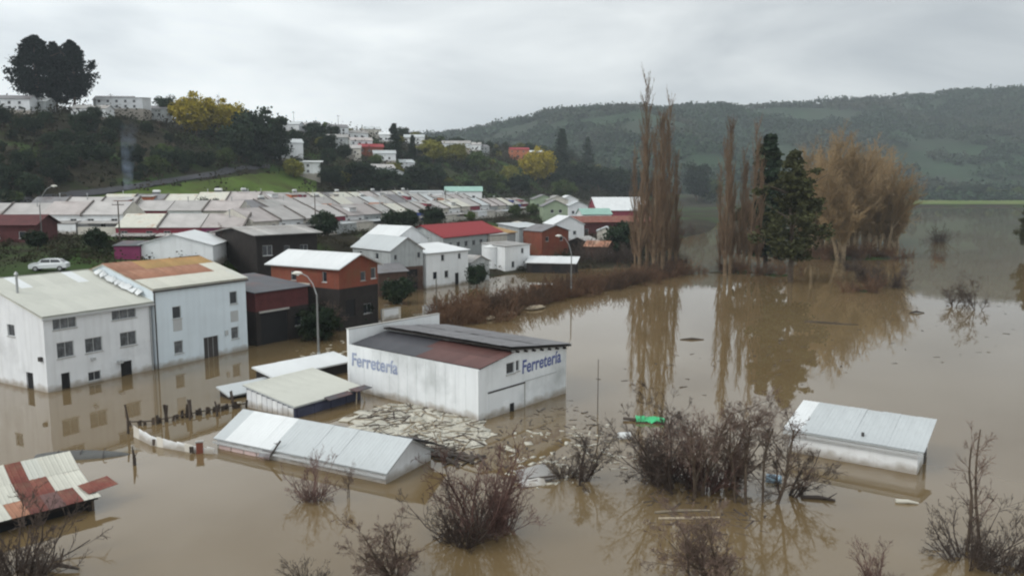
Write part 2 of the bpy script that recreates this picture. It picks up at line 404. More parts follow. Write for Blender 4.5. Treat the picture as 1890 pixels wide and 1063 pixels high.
def house(name, label, cat, loc, rot, W, D, h, rise, ridge='x', over=0.35, wall=WHITE, roof=FIBRE, group=None, base=-1.5, openings=None,
          sheets=None, ridge_at=0.5, lower=None, lower_h=0.0, fascia=None, chimney=False, back_wall=True):
    """walls with cut openings, slab or sheet roof. x runs along the front, y goes back, the front faces -y."""
    r = root(name, loc, rot, label, cat, group)
    op = openings or {}
    sides = {'front': ((0, 0, 0), (1, 0, 0), (0, -1, 0), W), 'right': ((W, 0, 0), (0, 1, 0), (1, 0, 0), D),
             'back': ((W, D, 0), (-1, 0, 0), (0, 1, 0), W), 'left': ((0, D, 0), (0, -1, 0), (-1, 0, 0), D)}
    for sname, (o, ex, n, wd) in sides.items():
        hs = op.get(sname, [])
        tops = None
        if ridge == 'x' and sname == 'right': tops = [(D * ridge_at, h + rise)]
        if ridge == 'x' and sname == 'left': tops = [(D * (1 - ridge_at), h + rise)]
        if ridge == 'y' and sname == 'front': tops = [(W * ridge_at, h + rise)]
        if ridge == 'y' and sname == 'back': tops = [(W * (1 - ridge_at), h + rise)]
        if ridge == 'mono':
            if sname == 'right': tops = [(D, h + rise)]
            if sname == 'left': tops = [(0, h + rise)]
        top = h + rise if (ridge == 'mono' and sname == 'back') else h
        if lower and lower_h > 0:
            lo = [q for q in hs if q[1] < lower_h]; hi = [q for q in hs if q[1] >= lower_h]
            wall_mesh(o, ex, n, wd, base, lower_h, lo).build('lower_wall', lower, r)
            wall_mesh(o, ex, n, wd, lower_h, top, hi, tops).build('wall', wall, r)
        else:
            wall_mesh(o, ex, n, wd, base, top, hs, tops).build('wall', wall, r)
        for q in hs: opening(r, o, ex, n, q, q[4] if len(q) > 4 else 'win')
    t = 0.09
    if ridge == 'x':
        ya, zr = D * ridge_at, h + rise
        sl1 = rise / ya; sl2 = rise / (D - ya)
        planes = [((-over, -over, h - sl1 * over), (W + 2 * over, 0, 0), (0, ya + over, rise + sl1 * over)),
                  ((W + over, D + over, h - sl2 * over), (-W - 2 * over, 0, 0), (0, -(D - ya) - over, rise + sl2 * over))]
    elif ridge == 'y':
        xa = W * ridge_at
        s1 = rise / xa; s2 = rise / (W - xa)
        planes = [((-over, D + over, h - s1 * over), (0, -D - 2 * over, 0), (xa + over, 0, rise + s1 * over)),
                  ((W + over, -over, h - s2 * over), (0, D + 2 * over, 0), (-(W - xa) - over, 0, rise + s2 * over))]
    else:
        s1 = rise / D
        planes = [((-over, -over, h - s1 * over), (W + 2 * over, 0, 0), (0, D + 2 * over, rise + 2 * s1 * over))]
    for k, (o, ex, ey) in enumerate(planes):
        o, ex, ey = Vector(o), Vector(ex), Vector(ey); up = Vector((0, 0, t + 0.01))
        MB().slab([o + up, o + ex + up, o + ex + ey + up, o + ey + up], t).build('roof', roof, r)
        if sheets: roof_sheets(r, o + up, ex, ey, max(3, int(ex.length / sheets[1])), sheets[2], sheets[0], seed=sum(map(ord, label)) % 999 + k)
    if fascia:
        MB().box(-over, W + over, -over - 0.03, -over, h - 0.75, h - 0.05).build('fascia', fascia, r)
    if chimney:
        cx, cy = W * 0.3, D * (ridge_at if ridge == 'x' else 0.5)
        MB().tube([(cx, cy, h), (cx, cy, h + rise + 0.9)], 0.11, 8).tube([(cx, cy, h + rise + 0.85), (cx, cy, h + rise + 1.1)], [0.2, 0.2], 8).build('chimney_pipe', STEEL, r)
    return r

def lerp(a, b, t): return a + (b - a) * t

# ------------------------------------------------------------------ terrain
def seg_dist(P, poly, closed):
    """distance of points P (n,2) to a polyline"""
    best = np.full(len(P), 1e9); q = poly + ([poly[0]] if closed else [])
    for a, b in zip(q[:-1], q[1:]):
        a = np.array(a, float); b = np.array(b, float); ab = b - a
        t = np.clip(((P - a) @ ab) / (ab @ ab), 0, 1)
        best = np.minimum(best, np.hypot(*(P - a - t[:, None] * ab).T))
    return best
def inside(P, poly):
    c = np.zeros(len(P), bool); x, y = P[:, 0], P[:, 1]; n = len(poly)
    for i in range(n):
        (x0, y0), (x1, y1) = poly[i], poly[i - 1]
        m = ((y0 > y) != (y1 > y)) & (x < (x1 - x0) * (y - y0) / ((y1 - y0) or 1e-9) + x0); c ^= m
    return c
SHORE = [(-700, 66), (-70, 70), (-52, 80), (-40, 88), (-29, 92), (-25, 101), (-22, 116), (-17, 128), (-8, 141), (-2, 151), (6, 158), (16, 163), (26, 166), (38, 172),
         (40, 200), (52, 255), (74, 300), (110, 420), (190, 540), (280, 630), (345, 685), (900, 715), (1600, 760), (2900, 900), (2900, 2900), (-2900, 2900), (-2900, 66)]
TERR = [(-700, 72), (-95, 76), (-62, 86), (-50, 104), (-45, 128), (-40, 143), (-20, 186), (0, 246), (14, 300), (30, 380), (80, 520), (150, 700), (300, 1000), (300, 2900), (-2900, 2900), (-2900, 72)]
FOOT = [(-700, 120), (-200, 165), (-145, 190), (-95, 245), (-45, 330), (10, 450), (75, 580), (130, 690), (170, 900), (170, 2900), (-2900, 2900), (-2900, 120)]
CREST = [(-700, 190), (-260, 255), (-195, 305), (-125, 400), (-45, 560), (20, 700), (60, 900), (60, 2900), (-2900, 2900), (-2900, 190)]
LEVEE = [(-9.5, 98), (-5, 102), (0, 110), (5, 119), (9, 126), (14, 134), (19, 142), (25, 149), (31, 155), (36, 160)]
ISLES = [(c, (4.2, 4.2), 1.75) for c in LEVEE] + [((43, 156), (9, 4.5), 2.0), ((50, 150), (7, 4), 1.9), ((80, 190), (22, 12), 2.1), ((57, 128), (4, 6), 1.8)]
def vnoise(P, s, seed=0):
    """cheap smooth value noise"""
    rs = np.random.RandomState(seed); T = rs.rand(64, 64); q = P / s
    i = np.floor(q).astype(int); f = q - i; f = f * f * (3 - 2 * f); x, y = i[:, 0] % 64, i[:, 1] % 64; x1, y1 = (x + 1) % 64, (y + 1) % 64
    return (T[x, y] * (1 - f[:, 0]) * (1 - f[:, 1]) + T[x1, y] * f[:, 0] * (1 - f[:, 1]) + T[x, y1] * (1 - f[:, 0]) * f[:, 1] + T[x1, y1] * f[:, 0] * f[:, 1]) - 0.5
def terrain(P):
    P = np.asarray(P, float).reshape(-1, 2)
    d = seg_dist(P, SHORE, True) * np.where(inside(P, SHORE), 1, -1)
    z = np.where(d > 0, np.minimum(d * 0.22, 1.3), np.maximum(d * 0.25, -2.2))
    dt = seg_dist(P, TERR, True); it = inside(P, TERR)
    tz = 6.2 + 0.045 * np.minimum(dt, 90)
    wt = np.where(it, 1.0, np.clip(1 - dt / 9.0, 0, 1)); wt = wt * wt * (3 - 2 * wt)
    z = np.where(d > 0, lerp(z, tz, wt), z)
    df = seg_dist(P, FOOT, True); dc = seg_dist(P, CREST, True); i_f = inside(P, FOOT); ic = inside(P, CREST)
    k = np.where(ic, 1.0, np.where(i_f, df / (df + dc + 1e-6), 0.0)); k = 0.55 * k + 0.45 * k * k * (3 - 2 * k)
    top = 45.5 + np.clip(dc, 0, 60) * np.where(ic, 0.03, 0)
    zz = lerp(z, top, k)
    zz += np.where(i_f, (vnoise(P, 26, 1) * 5 + vnoise(P, 9, 2) * 1.6) * np.minimum(df / 25, 1), 0)
    for (c, s, hgt) in ISLES:
        zz = np.where(zz < 1, np.maximum(zz, -1.4 + hgt * np.exp(-(((P[:, 0] - c[0]) / s[0]) ** 2 + ((P[:, 1] - c[1]) / s[1]) ** 2))), zz)
    return zz + np.where(d > 0, vnoise(P, 5, 3) * 0.25, 0)
def tz(x, y): return float(terrain([(x, y)])[0])
def hit(u, v, near=60, far=1000):
    """where the survey ray through (u, v) meets the land or the water"""
    d = ray(u, v); ys = np.concatenate([np.arange(near, 300, 0.8), np.arange(300, far, 2.5)]); t = ys / d[1]
    P = np.stack([d[0] * t, ys], 1); zr = CAM_H + d[2] * t
    tzs = np.maximum(terrain(P), 0); m = zr < tzs
    i = int(np.argmax(m)) if m.any() else int(np.argmin(zr - tzs + (ys < 120) * 99))
    return Vector((P[i, 0], P[i, 1], max(float(terrain(P[i:i + 1])[0]), 0)))
def on_land(u, Y):
    x = (u - 945) / FOC * (Y * CP)
    z = tz(x, Y)
    x = (u - 945) / FOC * (Y * CP - (z - CAM_H) * SP)
    return Vector((x, Y, z))

def grid_mesh(name, xs, ys, fz):
    X, Y = np.meshgrid(xs, ys); P = np.stack([X.ravel(), Y.ravel()], 1); Z = fz(P)
    nx, ny = len(xs), len(ys)
    idx = np.arange(nx * ny).reshape(ny, nx)
    F = np.stack([idx[:-1, :-1].ravel(), idx[:-1, 1:].ravel(), idx[1:, 1:].ravel(), idx[1:, :-1].ravel()], 1)
    return np_mesh(name, np.concatenate([P, Z[:, None]], 1), F, True)
GROUND = mat('ground_earth', spec=0.08, c=(0.034, 0.03, 0.019), rough=0.95, var=0.45, scale=0.06, c2=(0.036, 0.066, 0.016), c2_scale=0.022, c2_lo=0.5, c2_hi=0.6, world=True, bump=0.4, bump_scale=0.5)
xs = np.concatenate([np.linspace(-2900, -420, 30)[:-1], np.arange(-420, 200, 3.5), np.linspace(200, 2900, 60)])
ys = np.concatenate([np.linspace(-150, 50, 6)[:-1], np.arange(50, 420, 3.5), np.linspace(420, 1000, 50)[:-1], np.linspace(1000, 2900, 14)])
g = link('ground', grid_mesh('ground', xs, ys, terrain), GROUND)
tag(g, kind='structure')

# far hills across the valley
RX = [-1500, -420, -330, -215, -100, 10, 80, 170, 370, 530, 640, 825, 935, 1105, 1500, 2300]
RV = [272, 266, 260, 254, 250, 230, 219, 217, 209, 201, 194, 182, 176, 173, 170, 182]
HILL_Y0, HILL_YR = 930.0, 1650.0
def hills(P):
    x, y = P[:, 0], P[:, 1]
    hr = CAM_H + (345 - np.interp(x * 1650 / HILL_YR, RX, RV)) / FOC * HILL_YR
    hr = hr + vnoise(P, 60, 5) * 5
    foot = HILL_Y0 + vnoise(np.stack([x, x * 0], 1), 130, 6) * 160
    k = np.clip((y - foot) / (HILL_YR - foot), 0, 1)
    prof = np.where(k < 1, k ** 0.8, 1) - np.clip((y - HILL_YR) / 900, 0, 1) * 0.5
    spur = vnoise(np.stack([x, y * 0.35], 1), 190, 7) * 105 + vnoise(np.stack([x, y * 0.5], 1), 75, 8) * 34
    return hr * prof + spur * np.clip(k * (1 - k) * 3.2, 0, 1) + vnoise(P, 24, 9) * 6 * np.clip(k * 3, 0, 1) - 2.5 * (k <= 0)
HILLM = mat('hillside_green', spec=0.08, c=(0.028, 0.049, 0.026), rough=0.95, var=0.4, scale=0.010, c2=(0.038, 0.048, 0.033), c2_scale=0.0045, c2_lo=0.47, c2_hi=0.60, world=True)
hx = np.arange(-1500, 2300, 22.0); hy = np.concatenate([np.arange(850, 1700, 18.0), np.linspace(1700, 2550, 10)])
tag(link('hills', grid_mesh('hills', hx, hy, hills), HILLM), kind='structure')

# bright strip of dry pasture on the far bank
FIELD = mat('pasture', spec=0.08, c=(0.10, 0.14, 0.035), rough=0.95, var=0.3, scale=0.02, c2=(0.17, 0.165, 0.075), c2_scale=0.012, world=True)
tag(link('far_field', grid_mesh('far_field', np.linspace(330, 1500, 80), np.linspace(700, 948, 24), lambda P: terrain(P) + 0.35), FIELD), kind='structure')

# lawn strip and lane at the foot of the slope, draped on the land
def drape(name, us, vt, vb, rows, m, lift):
    V = []
    for u in us:
        a, b_ = np.interp(u, *vt), np.interp(u, *vb)
        for k in range(rows):
            p = hit(u, lerp(a, b_, k / (rows - 1)), 150); V.append((p.x, p.y, p.z + lift))
    F = [(i * rows + k, i * rows + k + 1, (i + 1) * rows + k + 1, (i + 1) * rows + k) for i in range(len(us) - 1) for k in range(rows - 1)]
    return tag(link(name, np_mesh(name, V, F, True), m), kind='structure')
LAWN = mat('lawn_grass', spec=0.08, c=(0.085, 0.13, 0.028), rough=0.95, var=0.3, scale=0.12, c2=(0.06, 0.07, 0.022), c2_scale=0.06, c2_lo=.48, c2_hi=.62, world=True, bump=.5, bump_scale=1.0)
drape('lawn', np.arange(120, 590, 8), ([120, 250, 420, 520, 590], [378, 352, 330, 318, 322]), ([120, 590], [392, 372]), 9, LAWN, 0.25)
drape('lane', np.arange(-30, 500, 8), ([-30, 200, 480], [375, 349, 305]), ([-30, 200, 480], [386, 359, 314]), 4, mat('lane_asphalt', (0.045, 0.045, 0.05), .85, .2, .5), 0.35)

# ------------------------------------------------------------------ flood water
wm = bpy.data.materials.new('flood_water'); wm.use_nodes = True
t = wm.node_tree; b = t.nodes['Principled BSDF']
geo = t.nodes.new('ShaderNodeNewGeometry')
n1 = t.nodes.new('ShaderNodeTexNoise'); n1.inputs['Scale'].default_value = 0.035; n1.inputs['Detail'].default_value = 5
rp = t.nodes.new('ShaderNodeValToRGB')
rp.color_ramp.elements[0].position = 0.35; rp.color_ramp.elements[0].color = (0.142, 0.098, 0.048, 1)
rp.color_ramp.elements[1].position = 0.65; rp.color_ramp.elements[1].color = (0.170, 0.122, 0.064, 1)
t.links.new(geo.outputs['Position'], n1.inputs['Vector']); t.links.new(n1.outputs['Fac'], rp.inputs[0]); t.links.new(rp.outputs[0], b.inputs['Base Color'])
n3 = t.nodes.new('ShaderNodeTexNoise'); n3.inputs['Scale'].default_value = 0.11; n3.inputs['Detail'].default_value = 6; n3.inputs['Distortion'].default_value = 1.5
t.links.new(geo.outputs['Position'], n3.inputs['Vector'])
r3 = t.nodes.new('ShaderNodeMapRange'); r3.inputs['From Min'].default_value = 0.42; r3.inputs['From Max'].default_value = 0.72; r3.inputs['To Min'].default_value = 0.012; r3.inputs['To Max'].default_value = 0.05
t.links.new(n3.outputs['Fac'], r3.inputs['Value']); t.links.new(r3.outputs[0], b.inputs['Roughness'])
b.inputs['IOR'].default_value = 1.62
mpw = t.nodes.new('ShaderNodeMapping'); mpw.inputs['Scale'].default_value = (0.9, 0.35, 1)
t.links.new(geo.outputs['Position'], mpw.inputs[0])
n2 = t.nodes.new('ShaderNodeTexNoise'); n2.inputs['Scale'].default_value = 1.2; n2.inputs['Detail'].default_value = 3
t.links.new(mpw.outputs[0], n2.inputs['Vector'])
bp = t.nodes.new('ShaderNodeBump'); bp.inputs['Strength'].default_value = 0.06; bp.inputs['Distance'].default_value = 0.05
t.links.new(n2.outputs['Fac'], bp.inputs['Height']); t.links.new(bp.outputs[0], b.inputs['Normal'])
wtr = MB().poly([(-2900, -150, 0), (2900, -150, 0), (2900, 960, 0), (-2900, 960, 0)]).build('water', wm)
tag(wtr, kind='structure')

# ------------------------------------------------------------------ haze in the valley air
hm = bpy.data.materials.new('valley_haze'); hm.use_nodes = True
t = hm.node_tree; t.nodes.clear()
vo = t.nodes.new('ShaderNodeOutputMaterial'); pv = t.nodes.new('ShaderNodeVolumePrincipled')
pv.inputs['Color'].default_value = (0.84, 0.92, 1.0, 1); pv.inputs['Density'].default_value = 0.00016
t.links.new(pv.outputs[0], vo.inputs['Volume'])
hz = MB().box(-3000, 3000, -200, 3000, -6, 255).build('haze', hm)
tag(hz, kind='stuff')

# ------------------------------------------------------------------ near buildings standing in the flood
def pick1(m): return lambda i, j, rg: m
ROT_AB = R(60.08)
A0 = at(89, 725); B0 = at(288, 682)
# three-storey house, gable ridge parallel to the street
def zpx(p, dz): return dz
winA = [(0.75, 5.0, 2.0, 0.95, 'gwin'), (5.9, 5.05, 2.35, 0.95, 'gwin'),
        (0.95, 2.62, 1.45, 1.3, 'gwin'), (3.35, 2.62, 1.55, 1.25, 'gwin'), (6.55, 2.62, 1.6, 1.25, 'gwin'),
        (1.15, -1.2, 0.75, 2.55, 'dark'), (3.45, 0.18, 1.15, 0.8, 'win'), (6.45, -1.2, 1.1, 2.5, 'dark')]
ha = house('flooded_house', 'grey-white three-storey house with pale low-pitched metal roof standing in the flood', 'house', A0, ROT_AB, 9.7, 15.5, 6.12, 2.45, 'x', 0.22,
           wall=GREYW, roof=PALE, base=-1.6, openings={'front': winA, 'left': [(10.2, 4.2, 1.1, 1.0, 'win'), (12.5, -1.2, 1.0, 2.6, 'dark')]},
           sheets=(lambda i, j, rg: ZINCB if rg.random() < 0.03 else PALE, 0.95, 3), ridge_at=0.58)
MB().tube([(1.0, 5.2, 6.9), (1.0, 5.2, 9.3)], 0.1, 8).tube([(1.0, 5.2, 9.25), (1.0, 5.2, 9.5)], [0.2, 0.05], 8).build('stove_pipe', STEEL, ha)
MB().box(3.75, 4.05, -0.3, -0.003, 1.98, 2.2).build('wall_lamp', FRAME, ha)
MB().box(6.1, 6.45, -0.45, -0.003, 1.28, 1.5).build('meter_box', FRAME, ha)
MB().box(-0.22, -0.003, 0.4, 0.75, 2.55, 2.9).build('meter_box', DOORM, ha)
MB().tube([(9.55, -0.08, -1), (9.55, -0.08, 6.0)], 0.05, 6).build('drain_pipe', STEEL, ha)
MB().box(-0.22, 9.7 + 0.22, -0.34, -0.225, 5.93, 6.08).build('gutter', FRAME, ha)
# bluish two-storey building with rusty roof
winB = [(1.9, 4.35, 0.95, 1.15, 'win'), (8.55, 4.9, 0.95, 1.25, 'win'), (1.9, 1.05, 0.98, 1.2, 'gwin'), (8.55, 1.35, 0.95, 1.2, 'gwin'),
        (5.2, -1.2, 1.75, 3.25, 'door')]
hb = house('flooded_building', 'pale blue-white building with rust-stained gable roof beside the grey-white house', 'building', B0 + Vector((0.07, 0.12, 0)), ROT_AB, 10.6, 13.5, 7.25, 1.95, 'x', 0.18,
           wall=BLUEW, roof=RUSTPALE, base=-1.6, openings={'front': winB},
           sheets=(lambda i, j, rg: (RUSTPALE if (rg.random() < 0.9 or i < 4) else PALE) if j == 0 else
                   (RUST if i < 9 else RUSTPALE) if j == 1 else
                   (RUST if i < 3 else RUSTO), 0.92, 3), ridge_at=0.52)
MB().box(-0.18, 10.78, -0.24, -0.185, 7.06, 7.2).build('gutter', DOORM, hb)
for k, (x, z) in enumerate(((1.9, 3.2), (8.55, 3.1))):                      # thin grey panels added for stain streaks under the upper windows
    MB().box(x, x + 0.95, -0.03, -0.004, z, z + 1.1).build('stain_panel', FRAME, hb)
MB().box(7.75, 8.05, -0.16, -0.004, 1.9, 2.4).build('meter_box', FRAME, hb)
MB().tube([(0.04, -0.1, -1), (0.04, -0.1, 7.1)], 0.06, 6).build('drain_pipe', DOORM, hb)
# crumpled pale flashing between the two roofs
rg = random.Random(5)
for k in range(9):
    y = 1.2 + k * 0.72
    MB().slab([(-0.75 + rg.uniform(-.2, .1), y, 6.5 + y * 0.27), (-0.12, y + 0.1, 6.65 + y * 0.27 + rg.uniform(0, .2)), (-0.12, y + 0.7, 6.85 + y * 0.27 + rg.uniform(0, .2)), (-0.7 + rg.uniform(-.2, .2), y + 0.75, 6.68 + y * 0.27)], 0.03).build('flashing', ZINCB, hb)

# ---- hardware store
E0 = at(885, 778); ROT_E = R(50.1); EW, EL = 10.4, 14.35
es = root('hardware_store', E0, ROT_E, 'white hardware store with dark two-level roof and Ferretería lettering in the flood', 'store')
gh = [(2.95, 2.85, 0.95, 0.85, 'win'), (4.05, 2.92, 0.42, 0.8, 'win')]
# gable wall follows the two roof levels
gw = wall_mesh((0, 0, 0), (1, 0, 0), (0, -1, 0), EW, -1.6, 3.72, gh, [(EW, 3.98), (3.6, 4.72), (3.55, 4.3)])
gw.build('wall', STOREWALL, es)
for q in gh: opening(es, (0, 0, 0), (1, 0, 0), (0, -1, 0), q, 'win')
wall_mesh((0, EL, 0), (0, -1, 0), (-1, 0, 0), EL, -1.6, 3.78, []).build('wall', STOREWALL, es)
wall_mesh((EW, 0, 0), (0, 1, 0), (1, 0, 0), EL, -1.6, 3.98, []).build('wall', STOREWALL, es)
MB().box(-0.02, EW, EL, EL + 0.25, -1.6, 5.0).build('parapet_wall', WHITE, es)
MB().box(-0.06, EW + 0.05, EL - 0.05, EL + 0.3, 5.003, 5.06).build('coping', CONC, es)
# near slope: slate grey on the far end turning brown red towards the gable
def pick_e(i, j, rg):
    k = (EL - 0.4 - i * 0.93)
    f = i / 15 + rg.uniform(-0.12, 0.12)
    return ROOFRB if f < 0.55 else ROOFDK
MB().slab([(0.02, 0.05, 3.78), (3.55, 0.05, 4.34), (3.55, EL - 0.6, 4.34), (0.02, EL - 0.6, 3.78)][::1], 0.06).build('roof_deck', DARKW, es)
roof_sheets(es, (-0.06, EL - 0.35, 3.79), (0, -EL + 0.25, 0), (3.7, 0, 0.6), 15, 2, lambda i, j, rg: pick_e(15 - i, j, rg), seed=3)
# far slope, one level higher, overhanging the near one
MB().slab([(3.2, -0.28, 4.80), (EW + 0.3, -0.28, 3.99), (EW + 0.3, EL - 0.6, 3.99), (3.2, EL - 0.6, 4.80)], 0.14).build('upper_roof_deck', DARKW, es)
roof_sheets(es, (EW + 0.4, -0.32, 3.985), (0, EL - 0.25, 0), (-(EW - 2.75), 0, 0.925), 15, 2, lambda i, j, rg: ROOFGR, seed=8)
for k in range(7):
    x = 4.0 + k * 0.98
    MB().box(x, x + 0.12, -0.3, -0.005, 4.36 - k * 0.105, 4.50 - k * 0.105).build('rafter_end', DARKW, es)
MB().box(-0.1, -0.003, 0.02, 0.16, -1.2, 3.7).build('corner_trim', WHITE, es)
MB().box(0.9, 5.1, -0.06, -0.004, 1.84, 1.95).build('door_rail', DOORM, es)
MB().box(5.1, 9.1, -0.05, -0.004, 1.98, 2.03).build('door_rail', FRAME, es)
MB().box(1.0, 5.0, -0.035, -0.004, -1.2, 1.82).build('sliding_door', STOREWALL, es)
MB().box(5.02, 5.1, -0.06, -0.004, -1.2, 1.9).build('door_post', CONC, es)
MB().box(3.3, 3.75, -0.075, -0.04, -0.2, 0.62).build('shade_panel', SHADE, es)  # near-black block, the shade of an opening put into its colour
MB().box(2.55, 3.2, -0.065, -0.04, 0.3, 0.9).build('notice_board', WHITE, es)
for k in range(1, 14):                                                     # panel joints of the side wall
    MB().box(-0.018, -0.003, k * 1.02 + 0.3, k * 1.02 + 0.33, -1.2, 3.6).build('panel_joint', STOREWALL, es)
def lettering(parent, body, M, size, m, wide=1.0, bold=0.02):
    cu = bpy.data.curves.new('lettering', 'FONT'); cu.body = body; cu.size = size; cu.extrude = 0.006; cu.offset = bold; cu.space_character = 1.02; cu.shear = 0.08
    o = bpy.data.objects.new('lettering', cu); col.objects.link(o)
    me = bpy.data.meshes.new_from_object(o.evaluated_get(bpy.context.evaluated_depsgraph_get()))
    bpy.data.objects.remove(o)
    xsz = max(v.co.x for v in me.vertices)
    for v in me.vertices: v.co.x *= wide / xsz
    me.materials.clear()
    return link('lettering', me, m, parent, M=M)
# on the gable: along +x, upright
lettering(es, 'Ferretería', Matrix(((1, 0, 0, 4.72), (0, 0, -1, -0.014), (0, 1, 0, 2.62), (0, 0, 0, 1))) @ Matrix.Rotation(R(1.0), 4, 'Z'), 1.42, INK, 4.95, 0.03)
# on the long side: reads from the far end, along -y
lettering(es, 'Ferretería', Matrix(((0, 0, -1, -0.026), (-1, 0, 0, EL - 0.25), (0, 1, 0, 2.08), (0, 0, 0, 1))) @ Matrix.Rotation(R(0.5), 4, 'Z'), 1.5, INKF, 5.6, 0.03)

# ---- small navy-clad shed
C0 = at(545, 772); ROT_C = R(55.7)
hc = house('small_shed', 'small half-sunk shed with pale sheet roof and navy cladding beside the hardware store', 'shed', C0, ROT_C, 6.5, 5.4, 0.82, 0.75, 'mono', 0.2,
           wall=BLUEBOARD, roof=ZINC, base=-1.6, sheets=(lambda i, j, rg: PALE, 1.05, 1))
for k in range(9):
    MB().box(-0.04, -0.006, 0.15 + k * 0.58, 0.15 + k * 0.58 + 0.53, -1.2, 0.72 + 0.14 * (k * 0.58)).build('wall_board', GREYW if k % 3 else WHITE, hc)
for k in range(4):
    MB().box(0.2 + k * 1.6, 0.2 + k * 1.6 + 1.5, -0.05, -0.006, -1.0, 0.6).build('cladding_panel', BLUEBOARD, hc)
MB().slab([(2.6, -0.75, 0.86), (5.0, -0.75, 0.86), (5.0, -0.2, 1.02), (2.6, -0.2, 1.02)], 0.05).build('loose_sheet', ROOFDK, hc)
MB().slab([(5.2, -0.95, 1.0), (6.9, -0.95, 1.0), (6.9, -0.1, 1.08), (5.2, -0.1, 1.08)], 0.05).build('loose_sheet', ROOFDK, hc)
MB().tube([(5.0, -1.0, -0.5), (5.7, -0.5, 1.0)], 0.05, 6).tube([(6.2, -1.0, -0.5), (6.0, -0.6, 1.0)], 0.05, 6).build('prop', PLANK, hc)
hc2 = house('low_lean_to', 'low bright sheet lean-to behind the navy shed', 'shed', at(470, 735) + Vector((0.6, 3.2, 0)), R(50), 8.0, 2.6, 0.9, 0.35, 'mono', 0.25,
            wall=DARKW, roof=ZINCB, base=-1.6, sheets=(pick1(ZINCB), 1.1, 1))
hc3 = house('sinking_lean_to', 'tilted grey sheet roof barely above water behind the broken fence', 'shed', at(425, 737), R(48), 4.2, 1.6, 0.25, 0.35, 'mono', 0.2, wall=DARKW, roof=ZINC, base=-1.2,
            sheets=(pick1(ZINC), 1.0, 1))

# ---- long white-roofed shed
D0 = at(712, 893); ROT_D = R(-28.2)
DW = 13.3
Dorig = D0 - Vector((math.cos(ROT_D), math.sin(ROT_D), 0)) * DW
hd = house('long_shed', 'long low shed sunk to its eaves under a pale grey metal gable roof', 'shed', Dorig, ROT_D, DW, 4.5, 0.62, 1.2, 'x', 0.15,
           wall=GREYW, roof=ZINC, base=-1.6, sheets=(lambda i, j, rg: ZINCB if i < 5 and rg.random() < .8 else ZINC, 0.95, 1), ridge_at=0.53)
MB().box(-0.15, DW + 0.15, -0.24, -0.17, 0.36, 0.48).build('gutter', FRAME, hd)
MB().slab([(DW - 1.0, 2.55, 1.98), (DW + 0.9, 2.55, 1.98), (DW + 0.9, 4.9, 0.9), (DW - 1.0, 4.9, 0.9)], 0.05).build('loose_sheet', ROOFDK, hd)
MB().slab([(3.9, -0.4, 0.2), (4.9, -0.45, 0.3), (5.0, 0.35, 1.0), (4.1, 0.3, 0.85)], 0.04).build('torn_sheet', ROOFGR, hd)
MB().tube([(4.9, -0.3, 0.4), (5.35, 0.1, 1.25)], 0.06, 6).build('broken_post', PLANKD, hd)
for k in range(4):
    MB().box(0.2 + k * 1.1, 1.2 + k * 1.1, -0.04, -0.005, -0.8, 0.3).build('wall_panel', mat('pink_panel', (0.55, 0.42, 0.4), 0.7), hd)

# ---- right-hand shed
J0 = at(1692, 876); ROT_J = R(-35.0); JW = 7.3
Jorig = J0 - Vector((math.cos(ROT_J), math.sin(ROT_J), 0)) * JW
hj = house('white_shed', 'white windowless shed with pale grey mono-pitch roof alone in the water', 'shed', Jorig, ROT_J, JW, 3.9, 1.42, 0.72, 'mono', 0.32,
           wall=WHITE, roof=ZINC, base=-1.6, sheets=(lambda i, j, rg: ZINCB if i < 1 else ZINC, 0.92, 1))
MB().box(-0.32, JW + 0.32, -0.39, -0.325, 1.2, 1.33).build('gutter', FRAME, hj)
MB().tube([(4.2, 0.45, 1.6), (4.2, 0.45, 1.85)], 0.09, 8).build('vent_pipe', DOORM, hj)
MB().box(JW + 0.004, JW + 0.05, 2.4, 3.2, -1.2, 1.1).build('door', DOORM, hj)

# ---- rusty open shed in the corner, roof sagging
H0 = at(45, 975); ROT_H = R(45)
hr_ = root('rusty_shed', H0, ROT_H, 'open shed with sagging patchwork roof of rusty red and pale sheets', 'shed')
def pick_h(i, j, rg):
    if j == 0: return (RUSTPALE, RUSTPALE, RUST, RUSTD, ROOFRB, RUSTD, RUSTPALE)[i]
    return (RUSTPALE, RUSTPALE, RUSTPALE, RUSTD, RUSTD if j < 2 else PALE, RUSTPALE, RUSTPALE)[i]
FOAMS = RUSTPALE
segs_h = [((0.0, -0.35, 0.72), (0, 1.8, 0.2)), ((0.0, 1.4, 0.92), (0, 1.6, 0.42)), ((0.0, 2.95, 1.33), (0, 1.5, 0.66))]
for j, (o, ey) in enumerate(segs_h):
    roof_sheets(hr_, (-2.2, o[1], o[2]), (5.6, 0, 0), ey, 7, 1, lambda i, jj, rg, j=j: pick_h(i, j, rg), seed=20 + j, jit=3.5)
    MB().slab([(-2.1, o[1], o[2] - 0.02), (3.3, o[1], o[2] - 0.02), (3.3, o[1] + ey[1], o[2] + ey[2] - 0.02), (-2.1, o[1] + ey[1], o[2] + ey[2] - 0.02)], 0.04).build('roof_deck', DARKW, hr_)
roof_sheets(hr_, (3.0, 0.1, 0.86), (1.5, 0.25, 0.05), (0, 1.1, 0.2), 1, 1, pick1(RUSTD), seed=31, jit=6, name='loose_sheet')
wall_mesh((-2.0, 0, 0), (1, 0, 0), (0, -1, 0), 5.2, -1.4, 0.68, [(0.5, -0.9, 2.0, 1.35), (2.9, -0.9, 2.0, 1.35)]).build('wall', DARKW, hr_)
MB().box(-1.9, 3.1, 0.3, 0.36, -1.4, 0.6).build('interior_shade_sheet', SHADE, hr_)  # near-black sheet behind the front wall, painted as the shed's inner shade
